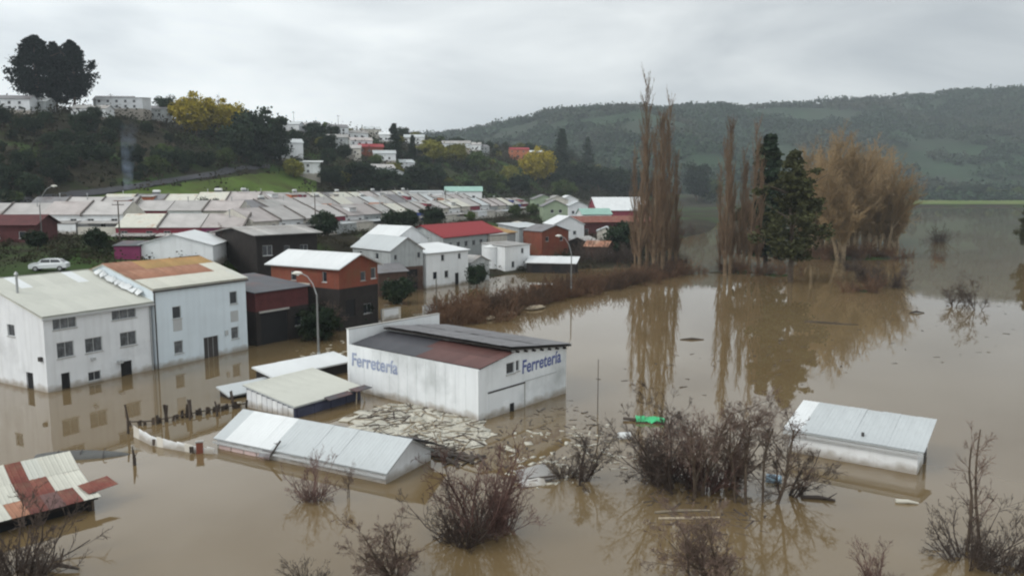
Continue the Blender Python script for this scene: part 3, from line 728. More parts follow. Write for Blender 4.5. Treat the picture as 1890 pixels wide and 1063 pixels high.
wall_mesh((3.2, 0, 0), (0, 1, 0), (1, 0, 0), 4.3, -1.4, 0.6, [], [(4.3, 1.85), (2.95, 1.25), (1.5, .85)]).build('wall', DARKW, hr_)
wall_mesh((3.2, 4.3, 0), (-1, 0, 0), (0, 1, 0), 5.2, -1.4, 1.8, []).build('wall', DARKW, hr_)
for x in (-1.95, 0.6, 3.05): MB().box(x, x + 0.12, -0.1, -0.005, -1.2, 0.7).build('post', PLANKD, hr_)

# ------------------------------------------------------------------ houses along the flooded bank
def hh(px, v): return at(px, v)
N0 = at(628, 612)
hn = house('timber_house', 'orange-red timber house with bright white sheet roof above dark lower storey', 'house', N0, R(58), 6.6, 11.2, 7.35, 1.35, 'y', 0.55, wall=ORANGEW, roof=ZINCB,
           base=-1.5, lower=DARKW, lower_h=4.9, openings={'front': [(3.6, 5.5, 0.9, 1.1, 'win'), (5.4, 5.6, 0.9, 1.3, 'wwin'), (1.0, 1.5, 1.6, 2.0, 'dark'), (4.0, 1.5, 1.4, 1.2, 'win')],
                     'left': [(8.6, 5.6, 0.7, 1.2, 'wwin'), (3.4, 5.5, 0.9, 1.1, 'win'), (3, 1.6, 1.4, 1.2, 'win'), (7, 0.0, 1.2, 2.4, 'dark')]}, sheets=(pick1(ZINCB), 1.0, 1))
MB().slab([(-1.7, 4.6, 4.7), (-0.02, 4.6, 5.3), (-0.02, 10.8, 5.3), (-1.7, 10.8, 4.7)], 0.07).build('porch_roof', RUSTPALE, hn)
for y in (5.2, 8, 10.5): MB().tube([(-1.55, y, -1), (-1.55, y, 4.72)], 0.07, 6).build('porch_post', PLANKD, hn)
M0 = at(456, 641)
hm_ = house('dark_workshop', 'dark maroon workshop with wide black gateway beside the pale blue building', 'workshop', M0 + Vector((0.9, 0.5, 0)), R(57), 7.2, 9, 5.6, 0.8, 'mono', 0.3, wall=DREDW, roof=ROOFDK, base=-1.5,
            lower=DARKW, lower_h=3.6, openings={'front': [(0.6, -1.0, 3.6, 4.4, 'dark'), (5.2, 1.4, 1.0, 1.1, 'win')]})
MB().box(0.4, 4.4, -0.12, -0.004, 3.42, 3.62).build('lintel', CONC, hm_)
house('dark_house', 'dark timber house with broad pale flat-pitched roof behind the rusty-roofed building', 'house', hit(452, 560, 80) + Vector((-2.0, 12, 0)), R(48), 10.5, 12, 8.3, 0.9, 'x', 0.7, wall=DARKW, roof=LEANTO, base=-3,
      openings={'front': [(1.0, 5.2, 1.6, 1.5, 'wwin'), (4.6, 5.3, 1.0, 1.2, 'win'), (7.4, 5.3, 1.4, 1.2, 'win')]}, sheets=(lambda i, j, rg: LEANTO, 1.1, 1))
O0 = at(722, 540)
house('grey_house', 'grey barn-like house with rounded-shoulder gable over an open ground floor', 'house', O0, R(41.5), 6.2, 11.5, 6.6, 1.9, 'y', 0.3, wall=GREYWALL, roof=LEANTO, base=-1.5, lower=BROWNW, lower_h=3.9,
      openings={'front': [(0.5, 0.2, 4.6, 3.2, 'dark'), (5.1, 5.2, 0.6, 0.9, 'win'), (0.7, 5.1, 0.5, 0.8, 'win')], 'left': [(2, 5.0, 1.0, 1.0, 'wwin'), (7, 5, 1, 1, 'wwin'), (3, 1.2, 1.2, 1.0, 'win')]}, sheets=(lambda i, j, rg: ZINC, 1.1, 1))
P0 = at(787, 533)
hp = house('white_house', 'white two-storey house with wide bright roof and two small dark windows', 'house', P0, R(52), 10.4, 7, 5.7, 0.9, 'mono', 0.35, wall=WHITE, roof=ZINC, base=-1.5,
      openings={'front': [(3.6, 4.3, 0.8, 1.05, 'win'), (7.8, 4.4, 0.7, 0.9, 'win'), (1.6, 1.4, 1.0, 1.2, 'win'), (4.4, 1.4, 1.0, 1.2, 'win'), (7.0, -0.5, 1.0, 2.5, 'dark')], 'left': [(3, 4.2, .8, 1, 'win')]}, sheets=(pick1(ZINCB), 1.1, 1))
house('gabled_white_house', 'tall white gable standing between the grey house and the red-roofed building', 'house', P0 + Vector((-6.4, 8.0, 0)), R(52), 8.4, 8, 7.4, 2.2, 'y', 0.3, wall=WHITE, roof=ZINCB, base=-1.5,
      openings={'front': [(1.2, 6.0, 0.8, 0.9, 'win'), (2.6, 6.0, 0.8, 0.9, 'win'), (5.6, 5.6, 0.9, 1.0, 'win')]}, sheets=(pick1(ZINCB), 1.1, 1))
Q0 = at(838, 515) + Vector((2.2, 12, 0))
house('red_roofed_building', 'long building with faded crimson roof behind the white house', 'building', Q0 + Vector((-5, -1.5, 0)), R(62), 23, 10, 6.9, 2.1, 'x', 0.5, wall=GREYWALL, roof=REDROOF, base=-2,
      openings={'front': [(2 + 3 * k, 4.6, 1.2, 1.1, 'win') for k in range(7)], 'left': [(3, 4.5, 1, 1, 'win')]}, sheets=(pick1(REDROOF), 1.1, 1))
Q1 = Q0 + Vector((5.8, 18.9, 0))
house('ochre_roofed_house', 'small house with orange-brown rusted roof at the end of the crimson roof', 'house', Q1, R(62), 7, 8, 6.4, 1.5, 'mono', 0.4, wall=GREYWALL, roof=RUST, base=-2, openings={'front': [(2, 3.8, 1, 1.1, 'win')]}, sheets=(pick1(RUSTO), 1.1, 1))
# round white tank
tk = root('water_tank', at(905, 503), 0, 'round white water tank on a concrete foot behind the flooded bank', 'tank')
MB().tube([(0, 0, 0.6), (0, 0, 0.8), (0, 0, 4.9)], [1.1, 1.35, 1.35], 20).build('shell', WHITE, tk)
MB().tube([(0, 0, 4.9), (0, 0, 5.0), (0, 0, 5.35), (0, 0, 5.45)], [1.42, 1.42, 0.35, 0.3], 20).build('lid', FRAMEW, tk)
MB().box(-1.2, 1.2, -1.2, 1.2, -1.5, 0.6).build('foot', CONC, tk)
MB().tube([(1.4, -0.2, 0.2), (1.4, -0.2, 4.9)], 0.04, 6).tube([(1.4, 0.2, 0.2), (1.4, 0.2, 4.9)], 0.04, 6).build('ladder', STEEL, tk)
house('white_block_house', 'white box-shaped house with flat pale roof beside the round tank', 'house', at(932, 505), R(50), 7.6, 6, 5.2, 0.35, 'mono', 0.25, wall=WHITE, roof=LEANTO, base=-1.5,
      openings={'front': [(4.9, 3.6, 0.8, 1.0, 'win'), (2.0, 1.0, 0.9, 1.2, 'win')]})
house('low_dark_shed', 'low dark shed with one slanting white sheet roof on the bank', 'shed', at(972, 503), R(-12), 9.5, 4.5, 1.9, 0.8, 'mono', 0.3, wall=DARKW, roof=ZINCB, base=-1.5, openings={'front': [(1, 0, 1.6, 1.5, 'dark'), (5, .2, 1.6, 1.2, 'dark')]},
      sheets=(pick1(ZINCB), 1.1, 1))
house('flat_pale_house', 'house with flat pale grey roof beside the ochre roof', 'house', hit(958, 462, 100), R(40), 9, 8, 5.4, 0.7, 'mono', 0.4, wall=GREYWALL, roof=ZINC, base=-2, openings={'front': [(1.2, 3.2, 1, 1, 'win'), (5, 3.2, 1, 1, 'win')]}, sheets=(pick1(ZINC), 1.1, 1))
house('orange_cottage', 'small orange-red cottage half hidden behind the bank scrub', 'cottage', hit(1000, 475, 100), R(35), 7.5, 7, 5.6, 1.2, 'y', 0.3, wall=ORANGEW, roof=ROOFGR, base=-2, openings={'front': [(1, 3.4, .9, 1, 'win'), (5, 3.4, .9, 1, 'win')]})
house('white_gable_cottage', 'white cottage with steep bright gable near the maroon building', 'cottage', hit(1022, 452, 100), R(15), 8.5, 9, 5.4, 2.1, 'y', 0.35, wall=WHITE, roof=ZINCB, base=-2, openings={'front': [(1.4, 2.6, .9, 1, 'win'), (5.4, 2.6, .9, 1, 'win')]})
house('maroon_hall', 'long maroon building with white doors facing the poplars', 'hall', hit(1062, 437, 100), R(14), 26, 12, 4.4, 1.6, 'x', 0.5, wall=DREDW, roof=RUSTD, base=-2,
      openings={'front': [(3, 0.2, 1.2, 2.2, 'wwin'), (9, 1.2, 1.3, 1.2, 'wwin'), (15, 1.2, 1.3, 1.2, 'wwin'), (21, 1.2, 1.3, 1.2, 'wwin')]})
house('green_roofed_annex', 'small annex with sea-green roof against the maroon building', 'annex', hit(1076, 425, 100) + Vector((0, 2, 0)), R(14), 11, 7, 5.6, 1.9, 'x', 0.4, wall=WHITE, roof=GREENROOF, base=-2)
house('white_roofed_hall', 'broad hall with large white hipped roof behind the maroon building', 'hall', hit(1098, 415, 100) + Vector((2, 10, 0)), R(8), 22, 18, 5.6, 5.2, 'x', 0.5, wall=REDP, roof=ZINCB, base=-2, ridge_at=0.5)
house('pale_green_house', 'pale green house with bare gable facing the street', 'house', hit(1002, 412, 100), R(5), 8.5, 9, 5.5, 2.0, 'y', 0.4, wall=GREENP, roof=ROOFGR, base=-2, openings={'front': [(2.6, 3.2, 1.1, 1.2, 'wwin'), (5.4, 3.2, 1.1, 1.2, 'wwin')]})
house('maroon_villa', 'maroon house with dull red roof at the picture edge before the near left terrace', 'house', at_depth(-25, 452, 128), R(6), 7.5, 8, 3.2, 1.4, 'x', 0.5, wall=DREDW, roof=DREDW, base=-4, openings={'front': [(1, 1, 1.1, 1.1, 'wwin'), (5, 1, 1.1, 1.1, 'wwin')]})
house('white_gabled_barn', 'plain white gable-end barn above the street on the bank', 'barn', at_depth(250, 488, 113), R(8), 10.6, 12, 2.6, 1.55, 'y', 0.25, wall=WHITE, roof=ZINCB, base=-3)
house('magenta_shed', 'small magenta shed next to the white barn', 'shed', at_depth(212, 486, 112), R(6), 3.4, 4, 2.4, 0.4, 'mono', 0.2, wall=MAGENTA, roof=ROOFDK, base=-3)

# ------------------------------------------------------------------ terraced rows on the upper street
ORD = ['first', 'second', 'third', 'fourth', 'fifth', 'sixth', 'seventh', 'eighth', 'ninth', 'tenth', 'eleventh', 'twelfth', 'thirteenth', 'fourteenth', 'fifteenth', 'sixteenth', 'seventeenth', 'eighteenth', 'nineteenth', 'twentieth', 'twenty-first', 'twenty-second']
FRONTS = [WHITE, CREAM, REDP, WHITE, BLUEP, GREYWALL, CREAM, WHITE, ORANGEP, REDP, WHITE, CREAM]
def row(start, ang, n, wid, dep, zg, rowname, seed, eave=4.0, rise=2.2, lean=True, zstep=0.0, fronts=None, tank_every=0):
    zg += 0.35; eave -= 0.35
    rgr = random.Random(seed); a = R(ang); ex = Vector((math.cos(a), math.sin(a), 0))
    for k in range(n):
        p = Vector(start) + ex * (wid * k); p.z = zg + zstep * k
        fm = (fronts or FRONTS)[(k + seed) % len(fronts or FRONTS)]
        e, ri, pz_ = (eave + rgr.uniform(-0.25, 0.25), rise + rgr.uniform(-0.35, 0.25), rgr.uniform(-.25, .25)) if k % 3 == 0 else (e, ri, pz_); p.z += pz_
        r = root('row_house', p, a, f'grey-roofed terraced house, {ORD[k]} from the left end of {rowname}', 'house', f'terraced houses of {rowname}')
        hs = [(0.9, 1.6, 1.2, 1.0, 'wwin'), (wid - 2.3, 1.6, 1.2, 1.0, 'win'), (wid / 2 - 0.5, 0.0, 0.95, 2.0, 'door')]
        wall_mesh((0, 0, 0), (1, 0, 0), (0, -1, 0), wid, -2.5, e, hs).build('wall', fm, r)
        for q in hs: opening(r, (0, 0, 0), (1, 0, 0), (0, -1, 0), q, q[4])
        wall_mesh((wid - .01, 0, 0), (0, 1, 0), (1, 0, 0), dep, -2.5, e, [], [(dep / 2, e + ri)]).build('wall', CREAM, r)
        wall_mesh((0.01, dep, 0), (0, -1, 0), (-1, 0, 0), dep, -2.5, e, [], [(dep / 2, e + ri)]).build('wall', CREAM, r)
        wall_mesh((wid, dep, 0), (-1, 0, 0), (0, 1, 0), wid, -2.5, e, []).build('wall', CREAM, r)
        rm = RUSTPALE if rgr.random() < .13 else ROOFGR if rgr.random() < .07 else FIBRE2 if rgr.random() < 0.3 else (LEANTO if rgr.random() < 0.18 else (ZINC if rgr.random() < 0.12 else FIBRE))
        s = ri / (dep / 2); ov = 0.45
        MB().slab([(0.1, -ov, e - s * ov + .1), (wid - 0.1, -ov, e - s * ov + .1), (wid - 0.1, dep / 2, e + ri + .1), (0.1, dep / 2, e + ri + .1)], 0.09).build('roof', rm, r)
        MB().slab([(wid - .1, dep + ov, e - s * ov + .1), (0.1, dep + ov, e - s * ov + .1), (0.1, dep / 2, e + ri + .1), (wid - .1, dep / 2, e + ri + .1)], 0.09).build('roof', rm, r)
        # fire-break parapet between neighbours
        q = 0.14; up = 0.38
        if k % 2 == seed % 2 or rgr.random() < .6: MB().hexa([(wid - q, -ov - .05, e - s * ov - .3), (wid + q, -ov - .05, e - s * ov - .3), (wid + q, dep / 2, e + ri - .1), (wid - q, dep / 2, e + ri - .1),
                   (wid - q, -ov - .05, e - s * ov + up), (wid + q, -ov - .05, e - s * ov + up), (wid + q, dep / 2, e + ri + up), (wid - q, dep / 2, e + ri + up)]).build('parapet', mat('sooty_parapet', (0.13, 0.115, 0.105), 0.9, 0.3), r)
        if lean:
            ll = rgr.uniform(1.7, 2.6); w0 = rgr.uniform(0, 0.3)
            MB().slab([(w0, -ov - ll, 1.85), (wid - w0, -ov - ll, 1.85), (wid - w0, -0.02, 2.25), (w0, -0.02, 2.25)], 0.07).build('lean_to_roof', LEANTO if rgr.random() < .7 else ZINC, r)
            MB().box(0.1, wid - 0.1, -ov - ll + .15, -ov - ll + .25, -2.5, 1.2 if rgr.random() < .6 else 1.75).build('yard_wall', FRONTS[rgr.randrange(len(FRONTS))] if rgr.random() < .4 else CREAM, r)
        if rgr.random() < 0.22:                                             # roof extension with its own flat sheet
            ax = rgr.uniform(.5, wid - 3.6)
            MB().box(ax, ax + 3, dep * .12, dep * .5, e - .2, e + ri * .78).build('dormer_wall', fm, r)
            MB().slab([(ax - .15, dep * .05, e + ri * .75), (ax + 3.15, dep * .05, e + ri * .75), (ax + 3.15, dep * .55, e + ri * .95), (ax - .15, dep * .55, e + ri * .95)], .07).build('dormer_roof', LEANTO, r)
        if rgr.random() < 0.55:
            cx, cy = rgr.uniform(1, wid - 1), dep / 2 - rgr.uniform(-.5, 1.5)
            z0 = e + ri - 0.8
            MB().tube([(cx, cy, z0), (cx, cy, z0 + 1.5)], 0.09, 6).tube([(cx, cy, z0 + 1.45), (cx, cy, z0 + 1.7)], [0.17, 0.12], 6).build('stove_pipe', STEEL, r)
        if tank_every and k % tank_every == 1:
            cx, cy, z0 = wid * 0.55, dep * 0.62, e + ri - 0.25
            tkk = MB().tube([(cx - .95, cy, z0 + .95), (cx - .8, cy, z0 + .95), (cx + .8, cy, z0 + .95), (cx + .95, cy, z0 + .95)], [.2, .36, .36, .2], 12).build('solar_tank', FRAMEW, r)
            MB().tube([(cx - .6, cy, z0 - .3), (cx - .6, cy, z0 + .8)], .04, 5).tube([(cx + .6, cy, z0 - .3), (cx + .6, cy, z0 + .8)], .04, 5).build('tank_stand', STEEL, tkk)
            MB().slab([(cx - .9, cy - 1.5, z0 - .25), (cx + .9, cy - 1.5, z0 - .25), (cx + .9, cy - .2, z0 + .75), (cx - .9, cy - .2, z0 + .75)], .06).build('collector_panel', GLASS, tkk)
# street-facing row on the left, then the long row running away beside the bank
row((-110, 149, 0), 0, 5, 7.6, 9, 7.5, 'the near left terrace', 1, eave=3.6, rise=2.2, fronts=[WHITE, REDP, CREAM, ORANGEP, WHITE])
row((-71.6, 145, 0), 1, 3, 7.7, 9, 5.9, 'the low terrace with maroon front', 2, eave=3.5, rise=1.9, fronts=[REDP, MAGENTA, REDP])
a1 = 70.7
row((-47.6, 147.5, 0), a1, 20, 8.1, 9, 6.6, 'the long front terrace', 3, eave=3.9, rise=2.2, fronts=[GREYWALL, BLUEP, REDP, CREAM, WHITE, CREAM, REDP, WHITE, GREYWALL, CREAM], tank_every=0)
bk = Vector((-math.sin(R(a1)), math.cos(R(a1)), 0)); al = Vector((math.cos(R(a1)), math.sin(R(a1)), 0))
s2 = Vector((-47.6, 147.5, 0)) + bk * 24 + al * 30
row(s2, a1, 17, 8.1, 9, 7.7, 'the second long terrace', 4, eave=3.9, rise=2.3, tank_every=3)
s3 = Vector((-47.6, 147.5, 0)) + bk * 46 + al * 52
row(s3, a1, 14, 8.1, 9, 8.7, 'the third long terrace', 5, eave=3.9, rise=2.3, tank_every=3, lean=False)
row((-104, 172, 0), 0, 6, 7.6, 9, 8.0, 'the second left terrace', 6, eave=3.8, rise=2.2, lean=False)
row((-100, 195, 0), 2, 5, 7.6, 9, 9.0, 'the third left terrace', 7, eave=3.8, rise=2.2, lean=False, tank_every=2)

# ------------------------------------------------------------------ vegetation generators
def tubes(name, S, sides):
    """S: rows of p0(3) p1(3) r0 r1"""
    S = np.asarray(S, float); p0, p1, r0, r1 = S[:, 0:3], S[:, 3:6], S[:, 6], S[:, 7]
    d = p1 - p0; d /= np.linalg.norm(d, axis=1)[:, None] + 1e-9
    ref = np.where(np.abs(d[:, 2:3]) < 0.9, np.array([[0, 0, 1.0]]), np.array([[1.0, 0, 0]]))
    a = np.cross(d, ref); a /= np.linalg.norm(a, axis=1)[:, None]; b = np.cross(d, a)
    n = len(S); V = np.zeros((n, 2, sides, 3)); 
    for j in range(sides):
        t = 2 * math.pi * j / sides; o = a * math.cos(t) + b * math.sin(t)
        V[:, 0, j] = p0 + o * r0[:, None]; V[:, 1, j] = p1 + o * r1[:, None]
    base = (np.arange(n) * 2 * sides)[:, None]
    F = np.concatenate([np.stack([base[:, 0] + j, base[:, 0] + (j + 1) % sides, base[:, 0] + sides + (j + 1) % sides, base[:, 0] + sides + j], 1) for j in range(sides)])
    return np_mesh(name, V.reshape(-1, 3), F)
def unit(v):
    l = math.sqrt(v[0] ** 2 + v[1] ** 2 + v[2] ** 2) or 1
    return (v[0] / l, v[1] / l, v[2] / l)
def grow(rg, out, p, d, ln, r, lev, P):
    """recursive bare branching; P: per-level lists nseg, kids, ratio, ang, wob, up; rmin"""
    ns = P['nseg'][lev]; sl = ln / ns; rr = r
    pts = [(p, d, r)]
    for i in range(ns):
        w_ = P['wob'][lev]; up = P['up'][lev]
        d = unit((d[0] + rg.gauss(0, w_), d[1] + rg.gauss(0, w_), d[2] + rg.gauss(0, w_) + up))
        q = (p[0] + d[0] * sl, p[1] + d[1] * sl, p[2] + d[2] * sl)
        r2 = max(P['rmin'], r * (1 - (i + 1) / ns * (1 - P['taper'][lev])))
        out[0 if lev < P['trunk_levels'] else 1].append((*p, *q, rr, r2))
        p, rr = q, r2; pts.append((p, d, r2))
    if lev + 1 >= len(P['nseg']): return
    for k in range(P['kids'][lev]):
        t = rg.uniform(P['from'][lev], 1.0); f = t * ns; i = min(int(f), ns - 1); f -= i
        a, b_ = pts[i], pts[i + 1]
        s = tuple(lerp(a[0][j], b_[0][j], f) for j in range(3)); dd = a[1]
        az = rg.uniform(0, 2 * math.pi); an = P['ang'][lev] * rg.uniform(0.6, 1.3)
        rv = unit((rg.gauss(0, 1), rg.gauss(0, 1), rg.gauss(0, 1)))
        dt_ = dd[0] * rv[0] + dd[1] * rv[1] + dd[2] * rv[2]
        pv_ = unit((rv[0] - dd[0] * dt_, rv[1] - dd[1] * dt_, rv[2] - dd[2] * dt_))
        nd = unit(tuple(dd[j] * math.cos(an) + pv_[j] * math.sin(an) for j in range(3)))
        grow(rg, out, s, nd, ln * P['ratio'][lev] * rg.uniform(0.6, 1.15) * (1 - P.get('fall', 0.4) * t), max(P['rmin'], b_[2] * P['rr'][lev]), lev + 1, P)
BARE = dict(nseg=[5, 4, 3, 2, 2], kids=[9, 7, 7, 3, 0], ratio=[0.62, 0.55, 0.5, 0.55, 0], ang=[0.75, 0.7, 0.65, 0.6, 0], wob=[.12, .16, .2, .22, .2], up=[.03, .05, .04, .03, .02], taper=[.45, .4, .4, .5, .6], rmin=0.0055, trunk_levels=2, rr=[.52, .5, .55, .7, 0], **{'from': [.2, .2, .15, .1, 0]})
WHIP = dict(nseg=[9, 5, 3, 2], kids=[11, 6, 4, 0], ratio=[0.3, 0.5, 0.5, 0], ang=[0.6, 0.6, 0.6, 0], wob=[.05, .12, .2, .22], up=[.02, .06, .04, .03], taper=[.3, .4, .4, .5], rmin=0.006, trunk_levels=1, rr=[.45, .55, .6, 0], **{'from': [.3, .2, .15, 0]})
SHRUB = dict(nseg=[5, 4, 3, 2], kids=[6, 5, 3, 0], ratio=[0.55, 0.5, 0.5, 0], ang=[0.5, 0.6, 0.6, 0], wob=[.13, .18, .22, .2], up=[.02, .04, .03, .02], taper=[.35, .4, .5, .5], rmin=0.006, trunk_levels=1, rr=[.6, .6, .7, 0], **{'from': [.2, .15, .1, 0]})
POPLAR = dict(nseg=[14, 5, 3], kids=[120, 8, 0], ratio=[0.25, 0.34, 0], ang=[0.34, 0.34, 0], wob=[.012, .05, .08], up=[.02, .16, .18], taper=[.1, .35, .5], rmin=0.022, trunk_levels=1, rr=[.32, .6, 0], fall=0.55, **{'from': [.10, .1, 0]})
WILLOW = dict(nseg=[4, 5, 4, 3], kids=[12, 16, 13, 0], ratio=[0.95, 0.5, 0.5, 0], ang=[0.3, 0.42, 0.5, 0], wob=[.1, .13, .16, .2], up=[.03, .07, .05, .0], taper=[.6, .3, .4, .5], rmin=0.026, trunk_levels=2, rr=[.42, .4, .6, 0], fall=0.25, **{'from': [.3, .15, .1, 0]})
PROTO = {}
def bare_proto(key, P, H_, r, seed, stems=1, spread=0.35, tm=BARK, cm=TWIG, sides=3):
    rg = random.Random(seed); out = ([], [])
    for s in range(stems):
        az = rg.uniform(0, 6.28); sp = spread * (rg.uniform(0.3, 1) if stems > 1 else 0.15)
        d = unit((math.cos(az) * sp, math.sin(az) * sp, 1))
        o = (math.cos(az) * 0.06 * H_ * (stems > 1) * rg.random(), math.sin(az) * 0.06 * H_ * (stems > 1) * rg.random(), -0.6)
        grow(rg, out, o, d, H_ * (rg.uniform(.75, 1.05) if stems < 3 else rg.uniform(.4, 1.1)), r * rg.uniform(.6, 1.15), 0, P)
    tm_ = tubes('trunk', out[0], 6); tm_.materials.append(tm)
    cm_ = tubes('crown', out[1], sides); cm_.materials.append(cm)
    PROTO[key] = (tm_, cm_)
def leaf_mesh(name, C, size, seed, aspect=1.0, flat=0.0):
    """one small quad per centre, random orientation"""
    rs = np.random.RandomState(seed); n = len(C)
    nrm = rs.normal(size=(n, 3)); nrm[:, 2] += flat; nrm /= np.linalg.norm(nrm, axis=1)[:, None]
    a = np.cross(nrm, rs.normal(size=(n, 3))); a /= np.linalg.norm(a, axis=1)[:, None]; b = np.cross(nrm, a)
    s = (size * rs.uniform(0.55, 1.35, n))[:, None]; a = a * s; b = b * s * aspect
    V = np.stack([C - a - b * 0.6, C + a * 0.7 - b, C + a + b * 0.7, C - a * 0.6 + b], 1).reshape(-1, 3)
    return np_mesh(name, V, np.arange(4 * n).reshape(n, 4))
def leaf_proto(key, kind, H_, Rr, nclump, nleaf, leaf, seed, m, base=0.15, clump=None, tm=BARK, trunk_r=0.3):
    rs = np.random.RandomState(seed); C = []
    cl = clump or Rr * 0.2
    lobes = rs.normal(size=(7, 3)); lobes /= np.linalg.norm(lobes, axis=1)[:, None]
    for k in range(nclump):
        if kind == 'conifer':
            t = rs.uniform(0, 1) ** 0.85; z = H_ * (base + (1 - base) * t); az = rs.uniform(0, 6.283)
            prof = min(1.0, 0.45 + 2.6 * t) * (1 - t) ** 0.62 * (0.72 + 0.28 * math.sin(t * 40 + 3 * math.sin(az * 2))) * (0.6 + 0.6 * rs.rand()) * (1 + 0.34 * math.sin(az * 3 + seed + t * 7))
            rr = Rr * prof * math.sqrt(rs.uniform(0.15, 1)); c = np.array([rr * math.cos(az), rr * math.sin(az), z - 0.16 * rr])
            s = cl * (0.35 + 0.75 * (1 - t))
        elif kind == 'pine':
            t = rs.uniform(0, 1); z = H_ * (base + (1 - base) * t); az = rs.uniform(0, 6.283)
            prof = min(1.0, 0.36 + 1.9 * t) * (1 - t) ** 0.72 * (0.72 + 0.3 * math.sin(az * 4 + seed + 9 * t) + 0.3 * rs.rand())
            rr = Rr * prof * math.sqrt(rs.uniform(0.1, 1)); c = np.array([rr * math.cos(az), rr * math.sin(az), z + 0.16 * rr]); s = cl * (1.1 - 0.6 * t)
        else:
            v = rs.normal(size=3); v /= np.linalg.norm(v)
            bulge = 0.72 + 0.38 * max(0, np.max(lobes @ v)) ** 2 + rs.uniform(-.08, .08)
            q = rs.uniform(0.25, 1) ** 0.45; zc = H_ * (base + (1 - base) * 0.5); hz_ = H_ * (1 - base) * 0.5
            c = np.array([v[0] * Rr * bulge * q, v[1] * Rr * bulge * q, zc + v[2] * hz_ * bulge * q]); s = cl * rs.uniform(0.6, 1.2)
        pts = rs.normal(size=(nleaf, 3)) * s * np.array([0.55, 0.55, 0.36]); C.append(c + pts)
    me = leaf_mesh('crown', np.concatenate(C), leaf, seed, 0.8); me.materials.append(m)
    mb = MB(); mb.tube([(0, 0, -0.8), (0.05 * Rr, 0, H_ * 0.3), (0.0, 0.05 * Rr, H_ * 0.62), (0, 0, H_ * 0.9)], [trunk_r, trunk_r * .8, trunk_r * .5, trunk_r * .15], 7)
    rg = random.Random(seed)
    for k in range(7):
        z = H_ * rg.uniform(max(.12, base), .7); az = rg.uniform(0, 6.28); l_ = Rr * rg.uniform(.5, .85)
        mb.tube([(0, 0, z), (math.cos(az) * l_ * .5, math.sin(az) * l_ * .5, z + l_ * .2), (math.cos(az) * l_, math.sin(az) * l_, z + l_ * .45)], [trunk_r * .4, trunk_r * .25, trunk_r * .08], 5)
    tme = mb.mesh('trunk'); tme.materials.append(tm)
    PROTO[key] = (tme, me)
def plant(key, name, label, loc, s=1.0, rz=None, group=None, cat='tree', sz=None, part=('trunk', 'crown')):
    rz = (loc[0] * 12.9898 + loc[1] * 78.233) % 6.28 if rz is None else rz
    r = root(name, loc, rz, label, cat, group); r.scale = (s, s, sz or s)
    link(part[0], PROTO[key][0], None, r); link(part[1], PROTO[key][1], None, r)
    return r

# prototypes
for i in range(3): bare_proto(f'poplar{i}', POPLAR, 32, 0.42, 40 + i, 1, 0.05, POPB, POPT)
for i in range(2): bare_proto(f'willow{i}', WILLOW, 10.0, 0.4, 50 + i, 4, 0.22, WILB, WILT)
for i in range(3): bare_proto(f'bare{i}', BARE, 4.6, 0.085, 60 + i, 2, 0.35, BARK, TWIG)
for i in range(2): bare_proto(f'baredark{i}', BARE, 4.6, 0.08, 64 + i, 4, 0.7, TWIGD, TWIGD)
bare_proto('multi', BARE, 3.3, 0.06, 69, 8, 0.9, BARK, TWIG)
for i in range(3): bare_proto(f'shrub{i}', SHRUB, 2.7, 0.036, 70 + i, (24, 30, 21)[i], 0.75, TWIGR, TWIGR)
for i in range(2): bare_proto(f'shrubd{i}', SHRUB, 2.6, 0.036, 75 + i, 28, 1.1, TWIGD, TWIGD)
for i in range(2): bare_proto(f'whip{i}', WHIP, 6.4, 0.095, 110 + i, 1, 0.9 * i + 0.3, BARK, TWIG)
leaf_proto('conifer', 'conifer', 22, 8.2, 125, 85, 0.22, 80, LEAFC, 0.2, 1.2, trunk_r=0.38)
leaf_proto('conifer2', 'conifer', 22, 4.4, 150, 50, 0.30, 81, LEAFD, 0.1, 1.3)
leaf_proto('pine0', 'pine', 22, 10.5, 250, 52, 0.30, 82, LEAFP, 0.2, 1.5, trunk_r=0.45)
leaf_proto('pine1', 'pine', 22, 8.8, 210, 52, 0.30, 83, LEAFP, 0.12, 1.5, trunk_r=0.4)
leaf_proto('round0', 'round', 9, 4.6, 70, 60, 0.30, 84, LEAFD, 0.12, 1.5)
leaf_proto('round1', 'round', 9, 4.2, 60, 60, 0.30, 85, LEAFG, 0.1, 1.4)
leaf_proto('round2', 'round', 9, 5.0, 70, 60, 0.32, 86, LEAFD, 0.05, 1.6)
leaf_proto('mimosa0', 'round', 10, 6.0, 95, 70, 0.28, 87, LEAFY, 0.12, 1.4)
leaf_proto('mimosa1', 'round', 8, 4.5, 70, 60, 0.28, 88, LEAFYG, 0.1, 1.3)
leaf_proto('column', 'conifer', 18, 3.0, 90, 50, 0.32, 89, LEAFD, 0.05, 1.6)

